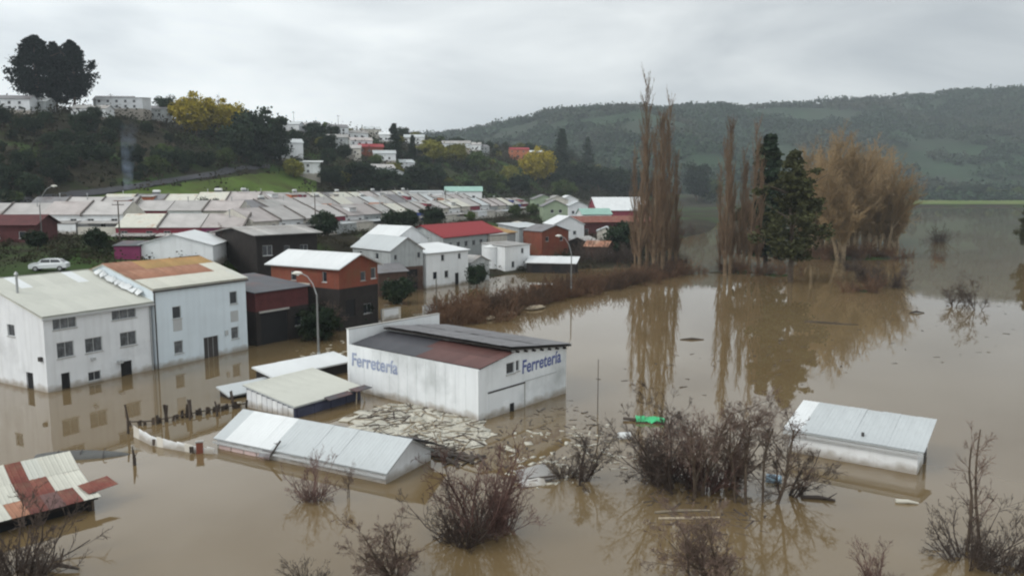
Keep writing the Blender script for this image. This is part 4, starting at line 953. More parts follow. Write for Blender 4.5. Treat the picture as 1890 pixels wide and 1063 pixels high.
# ---- poplars on the spit
pops = [(1180, 505, .92, 0), (1194, 503, 1.1, 1), (1206, 508, 1.0, 2), (1223, 505, 1.08, 0), (1236, 503, .98, 1), (1248, 500, .86, 2), (1172, 500, .7, 1), (1214, 498, .9, 1)]
plab = ['slim bare poplar at the house side of the left poplar clump', 'tallest bare poplar of the clump on the bank end', 'bare poplar in the middle of the bank-end clump', 'second tallest bare poplar of the bank-end clump', 'bare poplar with dark trunk on the water side of the clump', 'shorter outer bare poplar of the bank-end clump near the water', 'lowest young poplar at the house side of the bank-end clump', 'bare poplar hidden at the back of the bank-end clump']
for (u, v, s, k), lb in zip(pops, plab): plant(f'poplar{k}', 'poplar_tree', lb, at(u, v) + Vector((0, 0, 0.1)), s, group='bare poplars at the end of the bank')
pops2 = [(1338, 508, .96, 2), (1348, 505, 1.04, 0), (1362, 500, .7, 1), (1382, 506, .84, 1), (1398, 503, .8, 2), (1328, 500, .62, 1), (1372, 497, .76, 0)]
plab2 = ['outermost bare poplar of the second clump beside the inlet', 'tallest bare poplar of the second clump', 'short bare poplar between the taller ones of the second clump', 'bare poplar beside the dark conifer in the second clump', 'bare poplar touching the dark conifers', 'young poplar at the inlet edge of the second clump', 'bare poplar at the back of the second clump']
for (u, v, s, k), lb in zip(pops2, plab2): plant(f'poplar{k}', 'poplar_tree', lb, at(u, v), s, group='bare poplars beside the inlet')
plant('conifer', 'conifer_tree', 'dark olive conifer mirrored in the flood beside the poplars', at(1458, 520), 1.3, sz=1.02)
plant('conifer2', 'conifer_tree', 'dark slender conifer behind the poplars of the second clump', at(1413, 492), 1.6, sz=1.22)
plant('conifer', 'conifer_tree', 'dark conifer cut by the picture edge above the far water', at(1898, 470), 0.62)
wl = [(1500, 470, 1.1, 0, 'tan bare willow beside the dark olive conifer'), (1535, 466, 1.22, 1, 'tall tan bare willow, second from the dark conifer'), (1565, 470, 1.25, 0, 'broad tan bare willow in the middle of the willow stand'), (1600, 462, 1.22, 1, 'tan bare willow behind the dark brush island'),
      (1632, 468, .95, 0, 'low tan bare willow near the open field end'), (1655, 462, .82, 1, 'outermost golden bare willow facing the flooded field'), (1580, 445, 1.3, 1, 'tallest bare willow at the back of the stand'), (1518, 452, 1.25, 0, 'bare willow at the back behind the dark conifer'), (1550, 480, 1.05, 0, 'bare willow at the water side of the stand'), (1618, 452, 1.15, 0, 'bare willow at the back near the open field'), (1490, 462, 1.0, 1, 'bare willow nearest the dark conifer'), (1640, 448, .95, 1, 'bare willow at the back corner by the field'), (1562, 456, 1.2, 0, 'bare willow hidden in the centre of the stand')]
for u, v, s, k, lb in wl: plant(f'willow{k}', 'willow_tree', lb, at(u, v), s * 1.42, group='bare willows on the flooded flat')
for u, v, s, k, lb in [(1600, 520, 2.0, 0, 'dark brown bare thicket on the island below the willows'), (1640, 530, 2.3, 1, 'largest dark bare thicket at the open side of the island'), (1570, 500, 1.6, 1, 'low dark thicket at the foot of the willows')]:
    plant(f'shrubd{k}', 'bare_thicket', lb, at(u, v), s, cat='shrub', part=('stems', 'twigs'))
for u, v, s, k, lb in [(1760, 566, .95, 0, 'small dark bare tree standing in open water, nearer the willows'), (1785, 562, .7, 1, 'low bare sapling between two small trees in open water'), (1805, 572, 1.05, 1, 'small dark bare tree standing in open water, farther from the willows')]:
    plant(f'baredark{k}', 'flooded_tree', lb, at(u, v), s, cat='tree')
plant('shrubd0', 'flooded_bush', 'lone dark bush in the flooded field', at(1733, 447), 2.4, cat='shrub', part=('stems', 'twigs'))

# ---- foreground bare shrubs and trees
fg = [(580, 922, 'shrub0', .95, 'flooded_shrub', 'reddish bare shrub against the long shed wall'),
      (640, 918, 'bare0', .38, 'flooded_sapling', 'thin dark sapling at the corner of the long shed'),
      (735, 1066, 'multi', 1.0, 'flooded_tree', 'many-stemmed bare tree at the bottom edge below the long shed'),
      (880, 985, 'shrub1', 1.85, 'flooded_shrub', 'large dense reddish bare shrub in front of the store corner'),
      (850, 1000, 'shrubd0', 1.25, 'flooded_shrub', 'dark twiggy shrub at the foot of the large reddish shrub'),
      (925, 975, 'shrub2', 1.15, 'flooded_shrub', 'smaller reddish shrub leaning over floating debris'),
      (1072, 892, 'baredark0', 1.0, 'flooded_tree', 'dark bare tree between the store and the big thicket'),
      (1045, 880, 'shrubd1', .8, 'flooded_shrub', 'dark shrub tangled in flotsam near the store gable'),
      (1240, 895, 'shrubd0', 1.5, 'flooded_shrub', 'dark green-brown shrub under the big bare tree'),
      (1290, 915, 'bare2', 1.3, 'flooded_tree', 'big spreading bare tree in the middle of the thicket'),
      (1365, 925, 'bare0', 1.25, 'flooded_tree', 'leaning bare tree on the shed side of the thicket'),
      (1415, 930, 'bare1', 1.25, 'flooded_tree', 'bare tree reaching over the white shed corner'),
      (1330, 900, 'multi', 1.25, 'flooded_tree', 'many-stemmed bare tree at the heart of the thicket'),
      (1250, 905, 'baredark1', 1.25, 'flooded_tree', 'dark bare tree beside the green-brown shrub of the thicket'),
      (1452, 915, 'baredark0', .95, 'flooded_tree', 'low dark tree by the pale blue drum'),
      (1300, 900, 'shrub2', 1.7, 'flooded_shrub', 'broad purplish shrub behind the big spreading tree'),
      (1225, 880, 'shrub0', 1.35, 'flooded_shrub', 'purplish bare shrub on the store side of the thicket'),
      (1330, 1075, 'multi', 1.15, 'flooded_shrub', 'bare brown shrub rising from the bottom edge below the thicket'),
      (1290, 1080, 'bare1', .66, 'flooded_tree', 'thin bare sapling at the bottom edge below the thicket'),
      (1783, 1015, 'whip0', 1.16, 'flooded_tree', 'tall thin bare tree with upright stem beyond the white shed'),
      (1815, 1020, 'whip1', 1.14, 'flooded_tree', 'leaning bare tree next to the picture edge'),
      (1790, 1040, 'shrubd1', 1.25, 'flooded_shrub', 'dark brush around the feet of the two thin trees'),
      (1860, 1050, 'shrubd0', 1.0, 'flooded_shrub', 'dark brush in the bottom corner by the leaning tree'),
      (1620, 1085, 'shrub1', .7, 'flooded_shrub', 'tips of a reddish shrub at the bottom edge below the white shed'),
      (25, 1075, 'shrubd0', 1.75, 'flooded_shrub', 'dark tangled shrub in the bottom corner before the rusty shed'),
      (70, 1090, 'baredark0', .5, 'flooded_tree', 'dark broken tree at the bottom edge before the rusty shed'),
      (570, 1085, 'shrubd1', .62, 'flooded_shrub', 'faint twigs at the bottom edge before the long shed')]
for u, v, k, s, nm, lb in fg: plant(k, nm, lb, at(u, v), s, cat='shrub' if 'shrub' in nm else 'tree', part=('stems', 'twigs') if 'shrub' in nm else ('trunk', 'crown'))

# ---- brown scrub along the bank: a mass of twigs, nobody could count it
def merge_twigs(name, key, spots, seed):
    rs = np.random.RandomState(seed); Vs, Fs, off = [], [], 0
    for (x, y, z, s, k) in spots:
        for me in PROTO[k]:
            nv = len(me.vertices); V = np.zeros(nv * 3, np.float32); me.vertices.foreach_get('co', V); V = V.reshape(-1, 3)
            nf = len(me.polygons); F = np.zeros(nf * 4, np.int32); me.loops.foreach_get('vertex_index', F)
            a = rs.uniform(0, 6.28); c, s_ = math.cos(a), math.sin(a)
            V = np.stack([V[:, 0] * c - V[:, 1] * s_, V[:, 0] * s_ + V[:, 1] * c, V[:, 2]], 1) * s + np.array([x, y, z])
            Vs.append(V); Fs.append(F.reshape(-1, 4) + off); off += nv
    return np_mesh(name, np.concatenate(Vs), np.concatenate(Fs))
LITE = dict(SHRUB, kids=[4, 3, 0, 0], nseg=[4, 3, 2], rmin=0.016)
for i in range(2): bare_proto(f'lite{i}', LITE, 2.6, 0.04, 90 + i, 14, 0.8, TWIGR, TWIGR)
rg = random.Random(11); sp = []
line = [at(815, 600), at(870, 590), at(940, 572), at(1020, 552), at(1100, 535), at(1180, 520), at(1255, 505)]
for k in range(420):
    t = rg.uniform(0, len(line) - 1.001); i = int(t); p = line[i].lerp(line[i + 1], t - i) + Vector((rg.gauss(0, 1.3), rg.gauss(0.8, 2.2), 0))
    sp.append((p.x, p.y, max(0, tz(p.x, p.y)) - 0.1, rg.uniform(.45, 1.4), f'lite{k % 2}'))
for (c_, s_, h_) in ISLES[len(LEVEE):]:
    for k in range(int(14 * s_[0] * s_[1] / 40)):
        x_, y_ = rg.gauss(c_[0], s_[0] * .42), rg.gauss(c_[1], s_[1] * .45); sp.append((x_, y_, max(0, tz(x_, y_)) - .1, rg.uniform(.6, 1.5), f'lite{k % 2}'))
BANKM = mat('bank_scrub_twigs', spec=0.08, c=(0.15, 0.088, 0.055), rough=0.9, var=0.35, scale=0.25, c2=(0.08, 0.055, 0.04), c2_scale=0.15, c2_lo=.45, c2_hi=.6)
tag(link('bank_scrub', merge_twigs('bank_scrub', None, sp, 3), BANKM), 'brown leafless scrub along the flooded bank', 'scrub', kind='stuff')
sp = []
for k in range(200):                                                          # behind the poplars and round the maroon hall
    u = rg.uniform(1050, 1420); p = hit(u, rg.uniform(425, 490), 100)
    if p.z < 0.15: continue
    sp.append((p.x, p.y, p.z - 0.1, rg.uniform(.9, 1.9), f'lite{k % 2}'))
tag(link('back_scrub', merge_twigs('back_scrub', None, sp, 4), TWIGD), 'dark brush behind the poplar clumps', 'scrub', kind='stuff')

# ---- the overgrown hillside: low scrub as one mass
rs = np.random.RandomState(21); n = 17000
P = np.stack([rs.uniform(-330, 190, n), rs.uniform(130, 820, n)], 1)
keep = inside(P, FOOT) & (seg_dist(P, CREST, True) < 1e9)
dcr = seg_dist(P, CREST, True); icr = inside(P, CREST)
keep &= (~icr | (dcr < 25)) & (vnoise(P, 22, 31) + 0.25 * rs.uniform(-1, 1, n) > -0.36)
def pix(P):
    z = terrain(P) - CAM_H; fz = P[:, 1] * CP - z * SP
    return 945 + FOC * P[:, 0] / fz, 531.5 - FOC * (P[:, 1] * SP + z * CP) / fz
U_, V_ = pix(P); keep &= ~((U_ > 110) & (U_ < 590) & (V_ > np.interp(U_, [110, 250, 420, 520, 590], [384, 356, 332, 320, 324])) & (rs.rand(n) < .93))
keep &= ~((U_ < 490) & (np.abs(V_ - np.interp(U_, [-30, 200, 480], [381, 355, 310])) < 7))
P = P[keep]; Z = terrain(P); hgt = rs.uniform(0.7, 3.6, len(P)) * (0.8 + P[:, 1] / 600)
C = []
for k in range(22):
    q = rs.normal(size=(len(P), 3)) * np.stack([hgt * .62, hgt * .62, hgt * .36], 1)
    C.append(np.stack([P[:, 0] + q[:, 0], P[:, 1] + q[:, 1], Z + hgt * 0.42 + q[:, 2]], 1))
C = np.concatenate(C)
tag(link('hillside_scrub', leaf_mesh('hillside_scrub', C, 0.42, 7, 0.8), SCRUB), 'dark low scrub covering the hillside above the terraces', 'scrub', kind='stuff')
LOWSCRUB = mat('bank_leaves', spec=0.08, c=(0.042, 0.036, 0.022), rough=0.9, var=0.5, scale=0.12, c2=(0.026, 0.03, 0.015), c2_scale=0.09, c2_lo=.45, c2_hi=.6, world=True)
# undergrowth on the steep bank between the terraces and the houses below
n = 4300
P = np.stack([rs.uniform(-110, 45, n), rs.uniform(82, 300, n)], 1)
dT = seg_dist(P, TERR, True); iT = inside(P, TERR); P = P[((dT < 8) | ~iT | ((P[:, 0] < -46) & (P[:, 1] < 141) & (P[:, 1] > 104))) & inside(P, SHORE) & ~inside(P, FOOT)]
pcar = hit(92, 500, 84); P = P[np.hypot(P[:, 0] - pcar.x, P[:, 1] - pcar.y) > 5]; P = P[~((np.abs(P[:, 0] - pcar.x) < 4) & (P[:, 1] < pcar.y) & (P[:, 1] > pcar.y - 9))]
Z = terrain(P); hgt = rs.uniform(0.4, 1.5, len(P)); C = []
for k in range(64):
    q = rs.normal(size=(len(P), 3)) * np.stack([hgt * .7, hgt * .7, hgt * .4], 1)
    C.append(np.stack([P[:, 0] + q[:, 0], P[:, 1] + q[:, 1], Z + hgt * 0.4 + q[:, 2]], 1))
tag(link('bank_undergrowth', leaf_mesh('bank_undergrowth', np.concatenate(C), 0.13, 8, 0.8), LOWSCRUB), 'dark undergrowth on the slope below the terraces', 'undergrowth', kind='stuff')
# ---- woods on the far hills: one mass
n = 14000
P = np.stack([rs.uniform(-700, 1500, n), rs.uniform(900, 1680, n) ], 1)
keep = (vnoise(P, 120, 41) + 0.5 * vnoise(P, 45, 42) > -0.24) | (np.abs(P[:, 1] - 1640) < 22) | (P[:, 1] < 985)
P = P[keep]; Z = hills(P); Z = np.where(P[:, 1] < 960, np.maximum(Z, terrain(P)), Z)
hgt = rs.uniform(6, 15, len(P)); C = []
for k in range(22):
    q = rs.normal(size=(len(P), 3)) * np.stack([hgt * .42, hgt * .42, hgt * .2], 1)
    C.append(np.stack([P[:, 0] + q[:, 0], P[:, 1] + q[:, 1], Z + hgt * 0.4 + q[:, 2]], 1))
tag(link('far_woods', leaf_mesh('far_woods', np.concatenate(C), 2.0, 9, 0.85), WOOD), 'woods on the hills across the valley', 'woods', kind='stuff')

# ------------------------------------------------------------------ trees of the hillside and the valley floor
def land_tree(key, u, v, hpx, name, label, group=None, wide=1.0, protoH=None):
    """tree whose foot shows at (u, v) and which stands hpx pixels tall"""
    p = hit(u, v); H0_ = {'pine0': 22, 'pine1': 22, 'conifer': 22, 'conifer2': 22, 'round0': 9, 'round1': 9, 'round2': 9, 'mimosa0': 10, 'mimosa1': 8, 'column': 18, 'bare0': 7, 'bare1': 7, 'bare2': 7, 'willow0': 16, 'shrubd0': 3}[key]
    s = hpx / FOC * p.y / H0_
    return plant(key, name, label, p, s * wide, sz=s, group=group, cat='tree')
T = [('pine0', 72, 205, 130, 'pine_tree', 'tall black-green pine on the hill crest, outer side of the pair', 1.05), ('pine1', 105, 204, 118, 'pine_tree', 'black-green pine in the middle of the crest clump', 1.0), ('pine0', 138, 206, 122, 'pine_tree', 'tall black-green pine on the hill crest, inner side of the pair', .92),
     ('round0', 308, 214, 42, 'dark_tree', 'small rounded dark tree on the crest beside the mimosa', 0.9), ('round2', 240, 188, 24, 'dark_tree', 'low dark tree between the crest houses', 1.1),
     ('mimosa0', 362, 252, 74, 'mimosa_tree', 'large bright yellow flowering mimosa on the crest', 0.92), ('mimosa0', 425, 256, 66, 'mimosa_tree', 'duller yellow mimosa beside the bright one', 0.85),
     ('bare0', 405, 222, 72, 'bare_tree', 'grey leafless tree rising behind the mimosas', 1), ('bare2', 440, 228, 50, 'bare_tree', 'low grey leafless tree behind the duller mimosa', 1.2),
     ('round2', 475, 296, 92, 'dark_tree', 'big dark evergreen below the mimosas at the end of the slope', 0.9), ('round0', 440, 300, 60, 'dark_tree', 'dark evergreen on the slope below the mimosas', 1), ('round0', 505, 300, 62, 'dark_tree', 'dark evergreen at the outer end of the slope', .8),
     ('round2', 582, 262, 34, 'dark_tree', 'dark tree among the crest houses above the white house', 1), ('round0', 612, 262, 26, 'dark_tree', 'small dark tree next to crest houses', 1.1),
     ('conifer2', 728, 305, 72, 'dark_tree', 'tall dark tree on the slope beside the red-roofed crest house', 1.5), ('conifer2', 762, 300, 48, 'dark_tree', 'smaller dark conifer at the side of the tall dark tree', 1.4),
     ('mimosa1', 800, 300, 38, 'yellowish_tree', 'yellow-green tree on the slope below the far crest houses', 1.1), ('mimosa1', 840, 305, 36, 'yellowish_tree', 'olive yellow tree in the middle of the slope', 1.2), ('round1', 880, 320, 40, 'green_tree', 'green tree on the slope above the terraces', 1.2),
     ('mimosa0', 992, 338, 62, 'mimosa_tree', 'yellow mimosa under the tall eucalypts', .8), ('mimosa1', 943, 345, 36, 'mimosa_tree', 'small yellow mimosa above the terrace ends', .8),
     ('column', 1037, 318, 76, 'eucalypt_tree', 'tall dark eucalypt on the end of the hill', 1.3), ('column', 1084, 312, 56, 'eucalypt_tree', 'slim dark eucalypt standing apart on the hill end', 1.1),
     ('round2', 1060, 345, 44, 'dark_tree', 'dark tree at the foot of the tall eucalypt', 1.2), ('round0', 1105, 352, 42, 'dark_tree', 'dark tree at the foot of the hill end', 1.2), ('round2', 1140, 358, 48, 'dark_tree', 'dark tree before the white-roofed hall', 1.1), ('round0', 1165, 362, 44, 'dark_tree', 'dark tree behind the poplar clump', 1.0),
     ('round0', 1285, 372, 66, 'dark_tree', 'tall dark tree seen between the two poplar clumps', .75), ('round1', 1312, 376, 46, 'green_tree', 'green tree between the two poplar clumps', 1.0),
     ('round2', 180, 465, 46, 'street_tree', 'dark leafy tree beside the magenta shed', .8), ('round0', 70, 462, 34, 'street_tree', 'dark bush behind the parked white car', 1.2),
     ('bare2', 432, 476, 92, 'bare_tree', 'leafless tree in front of the low maroon terrace', .8),
     ('round2', 545, 318, 26, 'yellowish_tree', 'olive bush under the white hillside house', 1.0), ('mimosa1', 543, 330, 34, 'mimosa_tree', 'yellow bush beside the white-roofed hillside house', .9),
     ('round0', 660, 345, 40, 'dark_tree', 'dark tree behind the middle of the terraces', 1.5), ('round2', 700, 350, 42, 'dark_tree', 'dark tree with smoke haze behind the terraces', 1.5), ('round0', 610, 345, 36, 'dark_tree', 'dark tree behind the solar tanks', 1.3), ('round2', 770, 346, 40, 'dark_tree', 'dark tree before the pale green-roofed building', 1.2),
     ('round0', 805, 345, 34, 'dark_tree', 'dark bush left of the green-roofed building', 1.2), ('round1', 905, 350, 36, 'green_tree', 'green tree right behind the terrace ends', 1.3), ('round0', 960, 362, 36, 'dark_tree', 'dark tree where the terraces end', 1.1), ('round1', 1040, 372, 40, 'green_tree', 'bushy tree behind the pale green house', 1.1)]
for k, u, v, hp_, nm, lb, wd in T: land_tree(k, u, v, hp_, nm, lb, wide=wd)
# loose trees over the slope
def ordinal(k):
    if k < len(ORD): return ORD[k]
    return ('twenty-' if k < 29 else 'thirty-' if k < 39 else 'forty-') + ORD[(k - 19) % 10 - 1] if (k + 1) % 10 else ('thirtieth' if k < 35 else 'fortieth')
rg = random.Random(77); loose = []
for k in range(900):
    u = rg.uniform(-20, 1120); v = rg.uniform(225, 385)
    p = hit(u, v, 150)
    if not inside(np.array([[p.x, p.y]]), FOOT)[0] or p.z < 10 or (110 < u < 590 and v > np.interp(u, [110, 250, 420, 520, 590], [372, 340, 318, 306, 310])): continue
    key = rg.choice(['round0', 'round2', 'round0', 'round2', 'round1', 'bare1'] if u < 520 else ['round0', 'round1', 'round2', 'mimosa1', 'round0', 'bare2'])
    loose.append((u, v, p, key, rg.uniform(.35, .95) * (0.85 if u < 520 else 1.0)))
    if len(loose) >= 210: break
def zone(u): return 'below the black pines' if u < 170 else 'below the crest houses' if u < 320 else 'below the yellow mimosas' if u < 520 else 'between the hillside houses' if u < 720 else 'above the far terraces' if u < 900 else 'on the end of the hill'
kinds = {}
for q in loose:
    d = 'leafless' if q[3][0] == 'b' else 'dark bushy' if q[3] in ('round0', 'round2') else 'yellowish bushy' if q[3][0] == 'm' else 'greener bushy'
    kinds.setdefault((d, zone(q[0])), []).append(q)
for (d, zn), qs in kinds.items():
    for k, (u, v, p, key, s_) in enumerate(sorted(qs, key=lambda q: q[0])):
        plant(key, 'hillside_tree', f'{d} tree on the slope {zn}' + (f', {ordinal(k)} from the left' if len(qs) > 1 else ''), p, s_, group=f'{d} trees of the slope')
# tree line along the far field
rg = random.Random(78)
for k in range(34):
    u = 1672 + k * 6.6 + rg.uniform(-3, 3); Y = rg.uniform(930, 985); p = Vector(((u - 945) / FOC * Y, Y, 0)); p.z = max(1.0, float(hills(np.array([[p.x, p.y]]))[0]))
    plant(rg.choice(['round0', 'round2', 'round1']), 'field_edge_tree', f'dark tree behind the far green field, {ordinal(k)} from the willow end', p, rg.uniform(1.0, 2.2), group='trees behind the far field')

# ------------------------------------------------------------------ houses on the hill
def hill_house(u, v, name, label, cat='house', rot=10, W=9, D=8, h=3.2, rise=1.5, ridge='x', wall=WHITE, roof=LEANTO, up=0.0, win=3, over=0.4):
    p = hit(u, v, 140); p.z += up
    ops = [(0.7 + k * (W - 1.2) / win, 1.0 if h < 4.5 else h - 2.0, 1.1, 1.1, 'win') for k in range(win)]
    if h >= 4.5: ops += [(0.7 + k * (W - 1.2) / win, 0.7, 1.1, 1.1, 'win') for k in range(win)]
    return house(name, label, cat, p, R(rot), W, D, h, rise, ridge, over, wall=wall, roof=roof, base=-5, openings={'front': ops})
hill_house(-8, 205, 'crest_house', 'pale grey crest house at the picture edge beside the pines', rot=8, W=12, wall=GREYW, roof=ROOFGR, h=4.5)
hill_house(40, 204, 'crest_house', 'white-roofed crest house just in front of the black pines', rot=5, W=9, roof=ZINCB, wall=GREYWALL)
hill_house(132, 218, 'crest_house', 'long white crest house with dark windows beside the pines', rot=4, W=13, roof=LEANTO, h=3.6, win=4)
hill_house(178, 205, 'crest_house', 'white crest house with wide bright flat roof', rot=3, W=19, D=9, h=4.8, rise=0.8, ridge='mono', roof=ZINCB, wall=GREYW, win=5, up=1.0)
hill_house(172, 196, 'crest_house', 'grey gabled house rising behind the wide flat roof', rot=6, W=15, h=4.4, rise=2.0, roof=ROOFGR, wall=GREYWALL, win=4, up=0.5)
hill_house(262, 214, 'crest_house', 'dim grey crest house beside the small rounded tree', rot=6, W=10, h=4, roof=ROOFGR, wall=GREYWALL)
hill_house(512, 296, 'hillside_house', 'tall white hillside house with dark windows beside the evergreens', rot=24, W=11, D=10, h=7.2, rise=1.8, wall=WHITE, roof=ZINC, win=2)
hill_house(540, 322, 'hillside_house', 'white hillside house with broad overhanging white roof', rot=12, W=11, D=10, h=5.0, rise=0.7, ridge='mono', roof=ZINCB, wall=WHITE, win=2, over=1.2)
crest2 = [(508, 243, 12, ZINC, GREYW, 'long pale crest house left of the utility pole'), (560, 248, 9, FIBRE, WHITE, 'small white crest house beyond the utility pole'), (610, 252, 10, ROOFGR, GREYW, 'grey crest house above the white-roofed hillside house'), (640, 258, 12, LEANTO, WHITE, 'pale crest house above the red one'),
          (672, 252, 10, ZINC, CREAM, 'cream crest house on the skyline above the red roof'), (648, 276, 11, FIBRE2, GREYW, 'pinkish grey house on the slope left of the red roof'), (664, 284, 12, REDROOF, ORANGEW, 'red-roofed house on the slope beside the tall dark tree'), (690, 298, 11, ZINC, WHITE, 'pale house half hidden below the red roof'),
          (600, 272, 11, LEANTO, GREYWALL, 'grey house among bushes below the skyline'), (630, 290, 9, FIBRE, CREAM, 'small cream house in the dark slope'), (700, 262, 9, ZINCB, WHITE, 'tiny white house on the skyline beside the dark tree'),
          (745, 268, 12, ZINC, WHITE, 'white house on the skyline beyond the dark tree'), (815, 276, 18, LEANTO, GREYW, 'long low pale house on the far crest'), (862, 280, 9, FIBRE, WHITE, 'white house at the end of the far crest'), (880, 284, 10, ROOFGR, GREYWALL, 'dull grey house on the far crest'),
          (712, 332, 9, ZINCB, WHITE, 'small white gable in the dark trees behind the terraces'), (738, 316, 8, ZINC, GREYW, 'tiny pale shed roof in the dark trees'), (690, 330, 10, FIBRE, GREYW, 'pale house roof peeping over the dark trees')]
for i, (u, v, W_, rf, wl_, lb) in enumerate(crest2): hill_house(u, v, 'hillside_house', lb, rot=(i * 37) % 40 - 5, W=W_, D=8, h=3.4 + (i % 3) * 0.6, rise=1.6, ridge='y' if lb.startswith('small white gable') else 'x', roof=rf, wall=wl_, win=3)
hill_house(942, 292, 'hillside_house', 'bright red house on the far end of the hill', rot=10, W=14, h=6, wall=ORANGEP, roof=REDROOF, win=3)
hill_house(968, 292, 'hillside_house', 'low red house with white roof next to the mimosa', rot=10, W=14, h=3.5, wall=REDP, roof=ZINCB, win=3)
house('green_roofed_building', 'pale building with mint-green roof behind the terraces', 'building', at_depth(822, 372, 330), R(4), 15, 10, 4.2, 1.8, 'x', 0.4, wall=WHITE, roof=GREENROOF, base=-6, openings={'front': [(2, 1.2, 1.2, 1.2, 'win'), (7, 1.2, 1.2, 1.2, 'win'), (11, 1.2, 1.2, 1.2, 'win')]})
house('grey_flat_building', 'long grey flat-roofed building behind the terraces', 'building', at_depth(756, 372, 310), R(2), 13, 8, 3.6, 0.4, 'mono', 0.3, wall=GREYW, roof=ZINC, base=-6, openings={'front': [(2, 1.2, 1.2, 1.2, 'win'), (7, 1.2, 1.2, 1.2, 'win')]})
# small roofs at the end of the street
for u, v, W_, rf, wl_, lb in [(1010, 380, 9, LEANTO, CREAM, 'cream house with grey gable where the street ends'), (1035, 378, 8, ZINCB, WHITE, 'white roof glinting beyond the pale green house'), (1050, 392, 8, ZINC, GREYW, 'grey shed before the maroon building'), (985, 378, 9, ROOFGR, GREENP, 'dull green gabled house at the end of the terraces')]:
    p = hit(u, v + 10, 140); house('street_house', lb, 'house', p, R(10), W_, 8, 4.6, 1.8, 'y', 0.4, wall=wl_, roof=rf, base=-3, openings={'front': [(1.2, 1.4, 1.1, 1.2, 'win'), (W_ - 2.4, 1.4, 1.1, 1.2, 'win')]})

# ------------------------------------------------------------------ street furniture
def street_lamp(base, Hp, armx, armz, label, rz=0.0):
    r = root('street_lamp', base, rz, label, 'street lamp', 'street lamps')
    MB().tube([(0, 0, -1.5), (0, 0, Hp * 0.5), (0, 0, Hp)], [0.13, 0.10, 0.075], 8).build('pole', mat('lamp_steel', (0.16, 0.16, 0.155), 0.6, 0.15), r)
    MB().tube([(0, 0, Hp - 0.1), (armx * .25, 0, Hp + armz * .5), (armx * .6, 0, Hp + armz * .85), (armx, 0, Hp + armz)], [0.06, 0.05, 0.045, 0.04], 8).build('arm', STEEL, r)
    s = 1 if armx > 0 else -1
    hd_ = MB().tube([(armx - s * .1, 0, Hp + armz), (armx + s * .1, 0, Hp + armz + .02), (armx + s * .5, 0, Hp + armz + .04), (armx + s * .85, 0, Hp + armz - .02)], [0.06, 0.15, 0.17, 0.05], 10).build('lamp_head', LAMPH, r)
    MB().tube([(armx + s * .3, 0, Hp + armz - .22), (armx + s * .3, 0, Hp + armz - .1)], [0.08, 0.13], 10).build('lens', FRAMEW, hd_)
    MB().box(-.12, .12, -.16, .16, 1.2, 1.6).build('switch_box', STEEL, r)
street_lamp(at(589, 681), 6.9, -1.35, 1.9, 'tall street lamp standing in the flood between the blue building and the store')
street_lamp(at(1054, 547), 6.6, -1.6, 2.6, 'street lamp on the flooded bank near the slanting white roof')
p = hit(78, 447, 90); street_lamp(p, 6.0, 2.2, 3.0, 'street lamp rising above the terraces behind the parked car')
def pole(base, Hp, label, cross=True, r_=0.13):
    r = root('utility_pole', base, 0.4, label, 'utility pole', 'utility poles')
    MB().tube([(0, 0, -1.5), (0, 0, Hp)], [r_, r_ * .7], 8).build('post', POLEM, r)
    if cross:
        MB().box(-.9, .9, -.06, .06, Hp - .7, Hp - .58).build('crossarm', POLEM, r)
        for x in (-.8, -.3, .3, .8): MB().tube([(x, 0, Hp - .58), (x, 0, Hp - .42)], [.05, .03], 6).build('insulator', CONC, r)
for u, v, Hp, lb in [(222, 450, 7.0, 'dark utility pole in front of the low maroon terrace'), (583, 434, 8.5, 'dark utility pole beside the blue-fronted terrace house'), (823, 404, 9.0, 'utility pole before the far part of the long terrace'),
                     (543, 250, 12, 'utility pole on the skyline above the white hillside house'), (625, 252, 11, 'utility pole on the skyline above the red roof'), (205, 190, 8, 'utility pole behind the crest houses')]:
    pole(hit(u, v, 90), Hp, lb)
pole(at(806, 602), 5.6, 'thin pole standing in shallow water behind the store', False, 0.08)
pole(at(1103, 764), 4.1, 'thin bare pole standing in the water beside the store gable', False, 0.04)
# parked car
pc = hit(92, 500, 84); pc.z += 0.02
car = root('parked_car', pc, R(14), 'white hatchback parked on the street above the flooded house', 'car')
def car_body():
    prof = [(-2.1, .35), (-2.12, .75), (-1.95, .95), (-1.2, 1.02), (-.75, 1.42), (-.3, 1.5), (.7, 1.5), (1.35, 1.38), (1.85, 1.0), (2.08, .9), (2.1, .4)]
    mb = MB(); n = len(prof); V = []
    for y, k in ((-.84, 1), (-.8, 1), (.8, 1), (.84, 1)):
        for x, z in prof: V.append((x, y * (0.82 if z > 1.1 else 1.0), z if abs(y) < .83 else min(z, .99) if z > 1.1 else z))
    mb.v = V
    for j in range(3):
        for k in range(n - 1): mb.f.append((j * n + k, j * n + k + 1, (j + 1) * n + k + 1, (j + 1) * n + k))
    mb.f.append(tuple(range(n))[::-1]); mb.f.append(tuple(3 * n + k for k in range(n)))
    mb.f.append((0, n, 2 * n, 3 * n)); 
    return mb
car_body().build('body', CARW, car)
